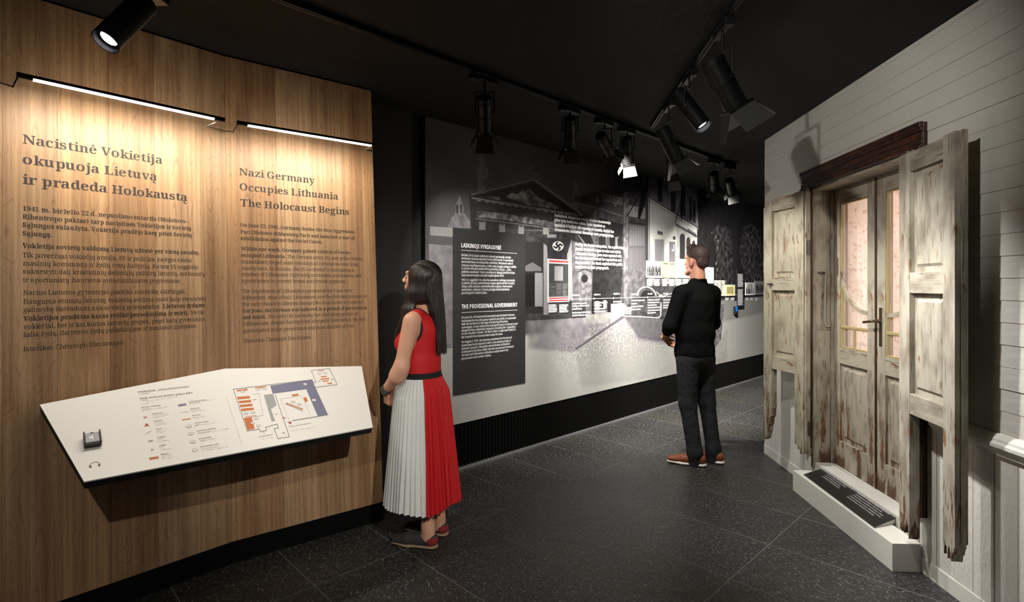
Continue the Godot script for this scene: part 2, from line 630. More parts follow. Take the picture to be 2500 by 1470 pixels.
func materials():
	var oak := oak_texture()
	for k in 4:
		var m := mat([Color(1, 1, 1), Color(0.93, 0.92, 0.90), Color(0.97, 0.94, 0.90), Color(0.90, 0.86, 0.82)][k], 0.5)
		m.albedo_texture = oak
		m.uv1_scale = Vector3(1, 0.5, 1)
		M["oak%d" % k] = m
	var old_paint := [paint_texture(0, 0.86, 0.0), paint_texture(100, 0.765, 0.2)]
	var tints := {"paint": Color(0.93, 0.92, 0.89), "paint_cream": Color(0.91, 0.895, 0.845), "paint_grey": Color(0.96, 0.96, 0.95), "paint_blue": Color(0.93, 0.92, 0.89)}
	for k in tints:
		var m := mat(tints[k], 0.62)
		var pt: Array = old_paint[1 if k == "paint_grey" else 0]
		m.albedo_texture = pt[0]
		m.uv1_scale = Vector3(2.0, 1.0 / 2.2, 1)
		m.uv1_offset = Vector3(0, 1.0 - 1.0 / 2.2, 0)
		relief(m, pt[1], 0.8)
		M[k] = m
	var br := mat(Color(1, 1, 1), 0.48)
	br.albedo_texture = brown_texture()
	br.uv1_scale = Vector3(4, 1, 1)
	M.brown = br
	var sl := slate_textures()
	for k in 3:
		var m := mat([Color(1, 1, 1), Color(0.93, 0.93, 0.94), Color(1.0, 0.98, 0.95)][k], 0.42)
		m.albedo_texture = sl[0]
		relief(m, sl[1], 0.9)
		tri_mat(m, Vector3.ONE * 0.97, true)
		m.uv1_offset = Vector3(0.31 * k, 0.17 * k, 0.53 * k)
		M["slate%d" % k] = m
	M.grout = mat(Color(0.42, 0.415, 0.40), 0.8)
	var b1 := bump_tex(512, 512, noise(512, 512, 51, 0.03, 4, 1, 2), 3.0)
	var b2 := bump_tex(512, 512, noise(512, 512, 52, 0.02, 4, 2, 1), 3.0)
	M.white_board = tri_mat(relief(mat(Color(0.80, 0.79, 0.755), 0.5), b2, 0.55), Vector3.ONE * 2.2)
	M.white_plank = tri_mat(relief(mat(Color(0.83, 0.82, 0.79), 0.5), b1, 0.8), Vector3.ONE * 2.6)
	M.white_paint = mat(Color(0.84, 0.83, 0.80), 0.45)
	M.black = mat(Color(0.06, 0.06, 0.062), 0.8)
	M.ceiling = tri_mat(relief(mat(Color(0.05, 0.05, 0.052), 0.9), b1, 0.3), Vector3.ONE * 0.8)
	M.charcoal = mat(Color(0.105, 0.107, 0.112), 0.6)
	M.slat = mat(Color(0.045, 0.044, 0.043), 0.6)
	M.slat.metallic_specular = 0.2
	M.dark_gap = mat(Color(0.02, 0.02, 0.02), 0.9)
	M.metal_black = mat(Color(0.075, 0.075, 0.078), 0.36, 0.5)
	M.metal_inner = mat(Color(0.16, 0.16, 0.158), 0.5, 0.2)
	M.alu = mat(Color(0.72, 0.72, 0.73), 0.4, 0.8)
	M.iron = mat(Color(0.33, 0.30, 0.27), 0.5, 0.7)
	M.brass = mat(Color(0.40, 0.33, 0.25), 0.42, 0.8)
	M.bead = mat(Color(0.64, 0.57, 0.40), 0.55)
	M.ink = mat(Color(0.135, 0.105, 0.09), 0.7)
	M.ink_grey = mat(Color(0.34, 0.33, 0.33), 0.7)
	M.ink_pale = mat(Color(0.62, 0.61, 0.59), 0.7)
	M.white_ink = mat(Color(0.93, 0.93, 0.93), 0.6)
	M.sign_ink = mat(Color(0.52, 0.51, 0.51), 0.7)
	M.laminate = mat(Color(0.86, 0.855, 0.845), 0.4)
	M.laminate_edge = mat(Color(0.06, 0.06, 0.06), 0.6)
	M.orange = mat(Color(0.74, 0.41, 0.20), 0.6)
	M.plan_blue = mat(Color(0.42, 0.43, 0.53), 0.6)
	M.plan_grey = mat(Color(0.58, 0.60, 0.60), 0.6)
	M.plan_line = mat(Color(0.45, 0.46, 0.47), 0.6)
	M.plan_red = mat(Color(0.66, 0.22, 0.20), 0.6)
	M.panel_dark = mat(Color(0.165, 0.165, 0.168), 0.42)
	M.panel_black = mat(Color(0.11, 0.11, 0.112), 0.4)
	M.paper_cream = mat(Color(0.87, 0.83, 0.75), 0.6)
	M.paper_yellow = mat(Color(0.86, 0.83, 0.50), 0.6)
	M.paper_pale = mat(Color(0.88, 0.87, 0.75), 0.6)
	M.paper_white = mat(Color(0.88, 0.88, 0.87), 0.6)
	M.poster_red = mat(Color(0.72, 0.24, 0.22), 0.6)
	M.photo_dark = mat(Color(0.2, 0.2, 0.2), 0.6)
	M.photo_mid = mat(Color(0.5, 0.5, 0.5), 0.6)
	M.blue_screen = mat(Color(0.10, 0.38, 0.62), 0.3)
	M.blue_screen.emission_enabled = true
	M.blue_screen.emission = Color(0.1, 0.45, 0.8)
	M.blue_screen.emission_energy_multiplier = 0.5
	M.skin = mat(Color(0.80, 0.60, 0.50), 0.5)
	M.skin_man = mat(Color(0.72, 0.50, 0.41), 0.5)
	for k in ["skin", "skin_man"]:
		M[k].subsurf_scatter_enabled = true
		M[k].subsurf_scatter_strength = 0.12
	var strand := bump_tex(512, 512, noise(512, 512, 61, 0.16, 3, 1, 32), 5.0)
	M.hair = tri_mat(relief(mat(Color(0.12, 0.075, 0.06), 0.42), strand, 1.3), Vector3(3.0, 1.2, 3.0))
	M.hair_short = tri_mat(relief(mat(Color(0.21, 0.14, 0.10), 0.6), bump_tex(256, 256, noise(256, 256, 62, 0.15, 3, 1, 4), 6.0), 1.6), Vector3(6, 4, 6))
	M.red_cloth = mat(Color(0.74, 0.045, 0.075), 0.7)
	M.white_cloth = mat(Color(0.84, 0.845, 0.835), 0.7)
	M.black_cloth = mat(Color(0.07, 0.07, 0.072), 0.85)
	var fold := bump_tex(512, 512, noise(512, 512, 63, 0.012, 3, 1, 1), 8.0)
	M.sweater = tri_mat(relief(mat(Color(0.075, 0.076, 0.078), 0.95), fold, 0.7), Vector3.ONE * 1.7)
	M.sweater.metallic_specular = 0.12
	M.trousers = tri_mat(relief(mat(Color(0.17, 0.173, 0.179), 0.9), fold, 1.0), Vector3(2.1, 1.6, 2.1))
	M.trousers.metallic_specular = 0.2
	M.shoe_brown = mat(Color(0.50, 0.24, 0.12), 0.6)
	M.shoe_sole = mat(Color(0.86, 0.84, 0.80), 0.6)
	M.shoe_grey = mat(Color(0.20, 0.18, 0.18), 0.85)
	M.shoe_red = mat(Color(0.50, 0.10, 0.14), 0.85)
	M.sole_tan = mat(Color(0.56, 0.47, 0.36), 0.8)
	M.eye_white = mat(Color(0.85, 0.83, 0.80), 0.3)
	M.iris = mat(Color(0.12, 0.08, 0.06), 0.2)
	M.lip = mat(Color(0.66, 0.36, 0.33), 0.5)
	M.silver = mat(Color(0.7, 0.7, 0.7), 0.3, 0.9)
	M.gold = mat(Color(0.72, 0.52, 0.25), 0.3, 0.9)
	M.device = mat(Color(0.10, 0.10, 0.11), 0.35)
	M.device_face = mat(Color(0.60, 0.61, 0.64), 0.35)
	var lace := mat(Color(0.95, 0.91, 0.885), 0.8)
	lace.backlight_enabled = true
	lace.backlight = Color(0.95, 0.905, 0.88)
	lace.albedo_texture = lace_texture()
	lace.uv1_scale = Vector3(1, 1, 1)
	M.lace = lace
	M.drape = mat(Color(0.56, 0.40, 0.34), 0.85)
	M.drape.backlight_enabled = true
	M.drape.backlight = Color(0.30, 0.19, 0.15)
	var gl := mat(Color(1, 1, 1, 0.07), 0.03)
	gl.transparency = BaseMaterial3D.TRANSPARENCY_ALPHA
	M.glass = gl
	var led := mat(Color(1, 1, 1), 0.5)
	led.emission_enabled = true
	led.emission = Color(1.0, 0.96, 0.88)
	led.emission_energy_multiplier = 3.0
	M.led = led
	var lens_ := mat(Color(1, 1, 1), 0.3)
	lens_.emission_enabled = true
	lens_.emission = Color(0.95, 0.96, 1.0)
	lens_.emission_energy_multiplier = 8.0
	M.lens_glow = lens_
	var lb := mat(Color(1, 1, 1), 0.7)
	lb.emission_enabled = true
	lb.emission = Color(1.0, 0.98, 0.95)
	lb.emission_energy_multiplier = 0.9
	M.light_box = lb

func lace_texture() -> ImageTexture:            # woven flower pattern, 0.5 m square
	var w := 512
	var a := noise(w, w, 71, 0.045, 3)
	var b := noise(w, w, 72, 0.02, 3)
	var d := PackedByteArray()
	d.resize(w * w * 3)
	for i in w * w:
		var net := 0.06 if ((i % w) % 5 == 0 or (i / w) % 5 == 0) else 0.0
		var t := clampf((a[i] / 255.0 - 0.45) * 3.0, 0, 1) * clampf((b[i] / 255.0 - 0.42) * 4.0, 0, 1)
		var c := Color(1, 1, 1).lerp(Color(0.83, 0.73, 0.68), t * 0.9 + net)
		put(d, i, c)
	return rgb_tex(w, w, d)

# ---------------------------------------------------------------- the room
func spot(parent: Node, xf: Transform3D, energy: float, angle: float, col: Color, size := 0.02, soft_edge := 1.0):
	var l := SpotLight3D.new()
	l.name = "lamp_light"
	parent.add_child(l, true)
	l.transform = xf                          # shines along local -z
	l.light_energy = energy
	l.light_color = col
	l.spot_angle = angle
	l.spot_angle_attenuation = soft_edge
	l.spot_range = 14.0
	l.spot_attenuation = 2.0
	l.light_size = size
	l.shadow_enabled = true
	return l

func frames():
	house = Transform3D(Basis(Vector3(-0.0588, 0, 0.99827), Vector3.UP, Vector3(-0.99827, 0, -0.0588)), Vector3(2.259, 0, -4.764))
	mural = frame(Vector3(-0.463, 0, -4.282), Vector3(0.717, 0, -0.697), Vector3.UP)
	var lean := Vector3(-0.041, 1, -0.045)
	var k := Vector3(-1.506, 0.12, -2.864)
	for e in 2:                                   # both planes hold the fold line, which runs along the lean
		var x := (Vector3(0.873, 0, -1.0) if e == 0 else Vector3(0.683, 0, -0.531)).normalized()
		var fr := Transform3D(Basis(x, lean.normalized(), x.cross(lean).normalized()), k)
		if e == 0: oak_l = fr
		else: oak_r = fr

func room():
	var f := thing("floor", "dark slate tiled gallery floor with pale joints", "floor", mural, "", "structure")
	slab("grout_bed", Vector3(-9, -0.1, -3.5), Vector3(11, -0.0011, 9), M.grout, f)
	var w := 0.518; var l := 1.42; var g := 0.0036
	for ia in range(-13, 16):
		for ib in range(-2, 6):
			var a0 := 0.0476 + ia * w
			var b0 := 0.80 + ib * l
			var c := mural * Vector3(a0 + w / 2, 0, b0 + l / 2)
			if c.x < -5.2 or c.x > 6.9 or c.z > 3.6 or c.z < -10.6: continue
			if b0 + l < -0.7: continue
			var o := obj("tile", box(Vector3(w - g, 0.02, l - g), 0.0012), M["slate%d" % posmod(ia * 7 + ib * 3, 3)], f, at(Vector3(a0 + w / 2, -0.0102, b0 + l / 2)))
			o.rotation.x = 0.0
	var walls := [["ceiling", Vector3(-4.7, CEIL, -10.2), Vector3(6.7, CEIL + 0.12, 3.2), M.ceiling, "matt black gallery ceiling"],
		["wall_left", Vector3(-4.7, 0, -10.2), Vector3(-4.5, CEIL, 3.2), M.black, "black gallery wall behind the oak text wall"],
		["wall_right", Vector3(6.5, 0, -10.2), Vector3(6.7, CEIL, 3.2), M.black, "black gallery wall behind the house front"],
		["wall_far", Vector3(-4.5, 0, -10.2), Vector3(6.5, CEIL, -10.0), M.black, "black gallery wall beyond the printed mural"],
		["wall_near", Vector3(-4.5, 0, 3.0), Vector3(6.5, CEIL, 3.2), M.black, "black gallery wall at the entrance end"]]
	for q in walls:
		var s := span(q[1], q[2])
		var o := obj(q[0], s[0], q[3], null, s[1])
		tag(o, q[4], "ceiling" if q[0] == "ceiling" else "wall", "", "structure")
	# the dark wall that carries the mural, with its flush panel and shadow gap at the left
	var b := thing("wall_back", "charcoal gallery wall behind the printed mural", "wall", mural, "", "structure")
	slab("wall_core", Vector3(-4.2, 0, -0.20), Vector3(7.4, CEIL, -0.05), M.black, b)
	slab("wall_panel", Vector3(-3.6, 0.0, -0.05), Vector3(-0.406, CEIL, 0.0), M.charcoal, b)
	var tr := thing("trim_1", "thin aluminium strip along the foot of the mural wall", "trim", mural, "", "structure")
	slab("strip", Vector3(-0.283, 0.0005, -0.045), Vector3(6.72, 0.022, 0.012), M.alu, tr, 0.001)
	slab("edge_strip", Vector3(-0.29, 0.375, -0.045), Vector3(-0.283, CEIL - 0.002, 0.002), M.metal_black, tr)

func oak_wall():
	var w := thing("wall_oak", "oak veneered leaning text wall with dark printed lettering", "wall", Transform3D(), "", "structure")
	var hgt := 2.672
	var cuts_l := [0.0, 0.13, 0.34, 0.53, 0.72, 0.90, 1.10, 1.30, 1.50, 1.70, 1.90, 2.1]
	for i in cuts_l.size() - 1:
		var x1: float = -cuts_l[i]
		var x0: float = -cuts_l[i + 1]
		var o := obj("plank", box(Vector3(x1 - x0 - 0.0006, hgt, 0.022), 0.0004, 1.0, false, Vector2(rng.randf(), rng.randf())), M["oak%d" % ((i * 3 + 1) % 4)], w)
		o.transform = oak_l * at(Vector3((x0 + x1) / 2, hgt / 2, -0.011))
	var cuts_r := [0.0, 0.055, 0.265, 0.47, 0.675, 0.866]
	for i in cuts_r.size() - 1:
		var x0: float = cuts_r[i]
		var x1: float = cuts_r[i + 1]
		var o := obj("plank", box(Vector3(x1 - x0 - 0.0006, hgt, 0.022), 0.0004, 1.0, false, Vector2(rng.randf(), rng.randf())), M["oak%d" % ((i * 5 + 2) % 4)], w)
		o.transform = oak_r * at(Vector3((x0 + x1) / 2, hgt / 2, -0.011))
	# black plinth under the veneer and the black carcass behind it
	var kl := oak_l.origin
	for e in [[oak_l, -2.1, 0.0], [oak_r, 0.0, 0.866]]:
		var fr: Transform3D = e[0]
		var xa := fr.basis.x
		var fl := frame(Vector3(kl.x, 0, kl.z), xa, Vector3.UP)
		var s := span(Vector3(e[1], 0.0, -0.05), Vector3(e[2], 0.119, -0.004))
		var o := obj("plinth", s[0], M.slat, w, fl * s[1])
		s = span(Vector3(e[1], 0.0, -0.10), Vector3(e[2] - (0.02 if e[2] > 0 else 0.0), hgt, -0.024))
		obj("backing", s[0], M.dark_gap, w, fr * s[1])
		o.name = "plinth"
	var L := [
		["Nacistinė Vokietija", 55.7, 350.0, 395.5, "t"], ["okupuoja Lietuvą", 55.7, 399.4, 382.0, "t"], ["ir pradeda Holokaustą", 55.7, 448.5, 456.0, "t"],
		["1941 m. birželio 22 d. nepuolimo sutartis (Molotovo–", 55.7, 513.8, 459.0, "b"], ["Ribentropo paktas) tarp nacistinės Vokietijos ir Sovietų", 55.0, 534.0, 466.6, "b"],
		["Sąjungos sulaužyta. Vokietija pradėjo karą prieš Sovietų", 55.0, 554.0, 469.0, "b"], ["Sąjungą.", 55.0, 574.8, 128.0, "b"],
		["Vokietija sovietų valdomą Lietuvą užėmė per vieną savaitę.", 55.0, 604.8, 487.0, "b"], ["Tik įsiveržusi vokiečių armija, SS ir policijos pajėgos ėmėsi", 55.0, 628.0, 468.0, "r"],
		["masinių komunistų ir žydų vyrų žudynių. Kaune SS sugebėjo", 56.5, 648.0, 484.6, "r"], ["sukurstyti dalį kraštutinių dešiniųjų pažiūrų lietuvių, antisemitų", 56.5, 668.0, 500.4, "r"],
		["ir oportunistų žiauriems antisemitiniams pogromams.", 56.5, 689.0, 441.6, "r"], ["Nacius Lietuvos gyventojai pasitiko nusiteikę skirtingai.", 57.0, 720.0, 453.0, "r"],
		["Dauguma etninių lietuvių vokiečių atėjimą matė kaip vienintelę", 57.0, 742.0, 502.0, "r"],
		["galimybę išsivaduoti nuo sovietų priespaudos.", 57.0, 762.0, 392.0, "r", "Lietuvos žydams", 398.0, 500.4, "b"],
		["Vokietijos pradėtas karas reiškė persekiojimą ir mirtį", 57.0, 783.4, 457.8, "b", ". Ne tik", 459.5, 499.0, "r"],
		["vokiečiai, bet ir kai kurios lietuvių grupės, prieš karą gyvenusios", 57.6, 803.7, 500.4, "r"], ["šalia žydų, dalyvavo žydų persekiojime ir masinėse žudynėse.", 57.6, 823.0, 482.0, "r"],
		["Istorikas Christoph Dieckmann", 57.6, 858.0, 302.0, "r"]]
	var R := [
		["Nazi Germany", 584.5, 427.4, 768.0, "t"], ["Occupies Lithuania", 585.6, 464.0, 825.0, "t"], ["The Holocaust Begins", 587.0, 503.0, 851.8, "t"],
		["On June 22, 1941, Germany broke the Non-Aggression", 586.8, 553.0, 865.0, "b"], ["Pact (Molotov-Ribbentrop Pact) and launched a war of", 587.6, 570.0, 866.0, "b"],
		["annihilation against the Soviet Union.", 587.6, 585.6, 786.5, "b"], ["Within one week, Germany gained control of Soviet-", 588.7, 611.0, 856.0, "b"],
		["occupied Lithuania.", 588.7, 627.0, 697.0, "b", "The German army, SS, and police forces", 702.0, 883.0, "r"],
		["immediately began mass shootings of communists and Jews,", 589.5, 643.0, 875.6, "r"], ["mostly men. In Kaunas, the SS succeeded in instigating a", 590.0, 659.0, 863.0, "r"],
		["number of Lithuanian right-wing extremists, antisemites, and", 590.0, 674.0, 882.5, "r"], ["opportunists to commit brutal anti-Jewish pogroms.", 590.0, 690.0, 843.7, "r"],
		["The inhabitants of Lithuania experienced the Nazis very", 591.4, 715.4, 860.0, "r"], ["differently. Most ethnic Lithuanians saw the German invasion as", 591.8, 731.5, 896.7, "r"],
		["the only chance to liberate themselves from Soviet occupation.", 592.0, 747.3, 889.0, "r"], ["For Jews, the German war ushered in a period of persecution", 592.5, 763.8, 896.0, "b"],
		["and death.", 593.0, 779.5, 649.0, "b", "Not only the Germans but also some groups of", 654.8, 874.8, "r"],
		["Lithuanians, despite having lived alongside Jews before the war,", 593.3, 795.3, 894.8, "r"], ["participated in the persecution and mass murder of Jews.", 594.0, 812.6, 867.0, "r"],
		["Historian Christoph Dieckmann", 595.0, 837.0, 760.0, "r"]]
	for side in [[oak_l, L, 0.0405, 0.0205], [oak_r, R, 0.0405, 0.0205]]:
		var fr: Transform3D = side[0]
		var holder := Node3D.new()
		holder.name = "lettering"
		w.add_child(holder, true)
		holder.transform = fr
		for q in side[1]:
			var z := 0.0006
			var a := on(fr, q[1], q[2], z)
			var b := on(fr, q[3], q[2], z)
			var size: float = side[2] if q[4] == "t" else side[3]
			write(holder, q[0], a, b.x - a.x, size, z, M.ink, "serif" if q[4] == "r" else "serif_bold")
			if q.size() > 5:
				var c := on(fr, q[6], q[2], z)
				var d := on(fr, q[7], q[2], z)
				write(holder, q[5], Vector2(c.x, a.y), d.x - c.x, size, z, M.ink, "serif" if q[8] == "r" else "serif_bold")

func picture_light(fr: Transform3D, x0: float, y0: float, x1: float, y1: float, lx0: float, lx1: float, arms: Array, energy: float, label: String):
	var off := 0.27
	var a := on3(fr, x0, y0, off)
	var b := on3(fr, x1, y1, off)
	var t := thing("picture_light", label, "wall light", fr * at(a), "picture lights on the oak wall")
	var len_ := (b - a).length()
	var dir := (b - a).normalized()
	var rod := frame(Vector3(), dir, Vector3.UP)
	var r := 0.0115
	obj("rod", lathe([Vector2(0, 0), Vector2(r, 0), Vector2(r, len_), Vector2(0, len_)], 20), M.metal_black, t, rod * Transform3D(Basis(Vector3(0, -1, 0), Vector3(1, 0, 0), Vector3(0, 0, 1)), Vector3()))
	var la := (on3(fr, lx0, lerpf(y0, y1, (lx0 - x0) / (x1 - x0)), off) - a).length()
	var lb := (on3(fr, lx1, lerpf(y0, y1, (lx1 - x0) / (x1 - x0)), off) - a).length()
	# glowing diffuser let into the underside, turned a little to the wall
	var st := new_st()
	var prev := Vector3()
	var tilt := deg_to_rad(-4.0)
	for k in 9:
		var an := -PI / 2 + tilt + (k - 4) / 4.0 * deg_to_rad(72)
		var n := Vector3(0, sin(an), cos(an))
		var p := n * (r + 0.0012)
		if k > 0:
			var q := [prev + Vector3(la, 0, 0), p + Vector3(la, 0, 0), p + Vector3(lb, 0, 0), prev + Vector3(lb, 0, 0)]
			tri(st, q[0], q[1], q[2], n)
			tri(st, q[0], q[2], q[3], n)
		prev = p
	obj("led_diffuser", st.commit(), M.led, t, rod)
	for m in arms:
		var pts := []
		for q in m: pts.append(on3(fr, q[0], q[1], q[2]) - a)
		obj("bracket", tube(pts, 0.0035, 8), M.iron, t)
	# the diffuser throws most of its light down the wall and a little up behind the rod
	for e in [[Vector3(0, -0.965, -0.26), 0.95], [Vector3(0, 0.10, -1.0), 0.09]]:
		var l := AreaLight3D.new()
		l.name = "lamp_light"
		t.add_child(l, true)
		var to: Vector3 = e[0].normalized()
		var fr2 := Transform3D()
		fr2.basis.z = -to
		fr2.basis.x = Vector3.RIGHT
		fr2.basis.y = fr2.basis.z.cross(fr2.basis.x)
		fr2.origin = Vector3((la + lb) / 2, 0, 0) + to * (r + 0.006)
		l.transform = rod * fr2
		l.area_size = Vector2(lb - la, 0.018)
		l.light_energy = energy * e[1]
		l.light_color = Color(1.0, 0.965, 0.90)
		l.shadow_enabled = true
		l.area_range = 12.0

func console_table():
	# plane through the front edge (0.75 m up) and the back corner at the fold of the wall
	var fl := EYE + ray(205, 1176) * ((1.5 - 0.75) * F / (1176 - HY))
	var fr := EYE + ray(910, 1043) * ((1.5 - 0.75) * F / (1043 - HY))
	var kp := oak_l * Vector3(0, 0, 0.004)
	var kk := on(oak_r, 550, 900, 0.004)
	var back := oak_r * Vector3(kk.x, kk.y, 0.004)
	console = frame(fl, fr - fl, (back - fl))
	var pts := PackedVector2Array()
	for q in [[205, 1176], [910, 1043], [883, 894], [550, 900], [97, 988]]: pts.append(on(console, q[0], q[1]))
	var t := thing("map_console", "white sloping tactile map console with black edge on oak wall", "console", console)
	obj("table_top", prism(pts, -0.006, 0.0), M.laminate, t)
	var mid := Vector2()
	for p in pts: mid += p / pts.size()
	var inner := PackedVector2Array()
	for p in pts: inner.append(p.move_toward(mid, 0.002))
	obj("core", prism(inner, -0.038, -0.006), M.laminate_edge, t)
	# support box between the board and the wall
	var sb := PackedVector2Array([Vector2(0.06, 0.26), Vector2(0.78, 0.22), Vector2(0.80, 0.40), Vector2(0.04, 0.42)])
	obj("support", prism(sb, -0.16, -0.038), M.laminate_edge, t)
	kp = kp
	var z := 0.0006
	var lines := [["PARODA „HOLOKAUSTAS“", 337.9, 959.3, 460.7, 0.0125, "b"], ["1 aukštas", 339.3, 963.6, 364.0, 0.006, "b"], ["THE HOLOCAUST GALLERY", 341.0, 975.7, 468.6, 0.0125, "b"], ["1 Level", 342.0, 979.3, 361.0, 0.006, "b"],
		["Ženklų reikšmės", 345.7, 996.4, 391.9, 0.007, "b"], ["Legend", 346.4, 1000.9, 367.0, 0.007, "r"],
		["Esate čia", 372.0, 1012.0, 397.0, 0.007, "b"], ["You are here", 373.0, 1016.0, 408.0, 0.007, "r"], ["Įėjimas", 376.0, 1030.0, 395.7, 0.007, "b"], ["Entrance", 376.9, 1034.7, 401.4, 0.007, "r"],
		["Takas", 380.3, 1049.6, 396.0, 0.007, "b"], ["Path", 381.0, 1054.6, 394.0, 0.007, "r"], ["Laiptai", 384.3, 1069.6, 404.0, 0.007, "b"], ["Stairs", 385.3, 1074.3, 401.0, 0.007, "r"],
		["Liftas", 388.9, 1090.0, 404.6, 0.007, "b"], ["Lift", 390.0, 1095.0, 398.9, 0.007, "r"], ["Baldai", 393.6, 1111.4, 412.0, 0.007, "b"], ["Furniture", 394.3, 1116.0, 420.7, 0.007, "r"],
		["Stiklinės grindys", 460.7, 982.4, 503.3, 0.007, "b"], ["Glass floor", 461.9, 986.9, 488.6, 0.007, "r"], ["Pertvara", 465.4, 999.6, 487.0, 0.007, "b"], ["Partition", 466.0, 1004.0, 487.0, 0.007, "r"],
		["Ekranas", 469.6, 1016.0, 490.0, 0.007, "b"], ["Screen", 470.7, 1020.4, 486.4, 0.007, "r"], ["Vaizdo įrašas", 475.0, 1034.6, 509.0, 0.007, "b"], ["Video", 476.4, 1039.3, 491.0, 0.007, "r"],
		["Taktilinis objektas", 480.0, 1053.9, 527.0, 0.007, "b"], ["Tactile object", 481.4, 1058.6, 516.0, 0.007, "r"], ["Audioįrašas", 485.3, 1072.9, 516.0, 0.007, "b"], ["Audio", 486.9, 1077.9, 502.0, 0.007, "r"],
		["Interaktyvi zona", 490.0, 1092.6, 533.9, 0.007, "b"], ["Interactive zone", 491.4, 1097.9, 533.9, 0.007, "r"],
		["Paroda „Bendroji ekspozicija“", 706.0, 1043.0, 760.0, 0.006, "b"], ["Avarinis išėjimas", 631.5, 1068.0, 666.0, 0.006, "b"]]
	for q in lines:
		var a := on(console, q[1], q[2], z)
		var b := on(console, q[3], q[2] - (q[3] - q[1]) * 0.19, z)
		write(t, q[0], a, b.x - a.x, q[4], z, M.ink_grey if q[5] == "b" else M.ink_pale, "sans_bold" if q[5] == "b" else "sans")
	# floor plan print: coordinates of a 2.7778 times enlarged view whose corner is (60, 860)
	var c3 := func(x, y): return on(console, 60.0 + x / 2.77778, 860.0 + y / 2.77778)
	var shapes := {"orange": [[[1440, 304], [1525, 297], [1530, 313], [1446, 321]], [[1450, 332], [1535, 323], [1538, 339], [1455, 347]], [[1458, 358], [1543, 350], [1546, 366], [1463, 374]], [[1467, 384], [1552, 376], [1556, 392], [1472, 401]],
			[[1487, 447], [1540, 440], [1560, 520], [1512, 530]], [[1437, 258], [1510, 248], [1512, 260], [1440, 266]], [[1563, 240], [1635, 231], [1637, 239], [1567, 248]], [[1812, 288], [1855, 282], [1858, 294], [1815, 300]], [[1890, 310], [1910, 305], [1922, 333], [1902, 339]],
			[[2008, 165], [2048, 161], [2049, 168], [2010, 172]], [[2005, 182], [2066, 175], [2068, 182], [2007, 189]], [[2020, 195], [2060, 191], [2062, 198], [2022, 202]], [[2053, 210], [2085, 207], [2086, 214], [2054, 218]], [[1988, 126], [2028, 122], [2028, 126], [1989, 130]],
			[[1775, 342], [1888, 384], [1887, 391], [1773, 348]], [[1497, 437], [1572, 427], [1573, 431], [1498, 441]], [[844, 716], [908, 706], [911, 721], [848, 732]], [[1065, 457], [1126, 448], [1128, 454], [1067, 463]]],
		"plan_blue": [[[1665, 228], [1948, 186], [2058, 425], [1988, 435], [1910, 252], [1683, 282]], [[1040, 355], [1095, 347], [1098, 361], [1044, 370]]],
		"plan_grey": [[[1622, 290], [1684, 282], [1710, 360], [1670, 385], [1700, 468], [1675, 470]]],
		"plan_line": []}
	var strokes := [[[[1950, 187], [1415, 252], [1510, 535], [1570, 527], [1590, 519], [1600, 541], [1640, 531], [1633, 511], [1712, 488], [1722, 515], [1692, 519], [1719, 587], [1796, 574], [1700, 292]], 4.0],
		[[[1948, 186], [1960, 208], [1975, 205], [1945, 125], [2068, 112], [2120, 220], [1968, 240]], 3.5], [[[1818, 465], [2058, 425]], 5.0], [[[1768, 350], [1884, 398]], 4.0], [[[1366, 300], [1474, 627]], 1.2], [[[1055, 411], [1112, 404]], 1.6],
		[[[1548, 287], [1590, 282], [1617, 430], [1500, 448]], 1.6], [[[1735, 318], [1880, 296], [1940, 430]], 1.2], [[[1735, 318], [1800, 480]], 1.2], [[[813, 563], [830, 548], [863, 536]], 2.0], [[[842, 602], [868, 598]], 4.0], [[[842, 609], [868, 605]], 3.0], [[[1550, 324], [1570, 321]], 4.0], [[[1698, 422], [1716, 420]], 3.0], [[[2078, 187], [2093, 185]], 3.0], [[[1990, 199], [2004, 197]], 3.0], [[[1622, 540], [1624, 556]], 2.5]]
	for s in strokes:
		for i in s[0].size() - 1:
			var p := Vector2(s[0][i][0], s[0][i][1]); var q := Vector2(s[0][i + 1][0], s[0][i + 1][1])
			var n: Vector2 = (q - p).normalized().orthogonal() * s[1] / 2.0
			var e: Vector2 = (q - p).normalized() * s[1] / 2.0
			p -= e; q += e
			shapes.plan_line.append([[p.x + n.x, p.y + n.y], [q.x + n.x, q.y + n.y], [q.x - n.x, q.y - n.y], [p.x - n.x, p.y - n.y]])
	var names := {"orange": "furniture_print", "plan_blue": "glass_floor_print", "plan_grey": "void_print", "plan_line": "plan_outline_print"}
	var level := {"plan_blue": 0.0004, "plan_grey": 0.0004, "orange": 0.0007, "plan_line": 0.0009}
	for k in shapes:
		for s in shapes[k]:
			var pl := PackedVector2Array()
			for q in s: pl.append(c3.call(q[0], q[1]))
			obj(names[k], prism(pl, level[k], level[k]), M[k], t)
	var rings := [["T", 1478, 266, 15], ["V", 1581, 252, 15], ["I", 1627, 247, 15], ["V", 1902, 218, 15], ["V", 1999, 147, 13], ["A", 2037, 143, 13], ["A", 1502, 416, 16], ["V", 1547, 409, 16], ["A", 1570, 451, 16], ["A", 1547, 481, 16], ["V", 1586, 499, 16], ["A", 1821, 337, 15], ["V", 1863, 354, 15], ["A", 1962, 326, 17],
		["V", 1114, 504, 20], ["T", 1127, 554, 20], ["A", 1141, 609, 20], ["I", 1155, 664, 20]]
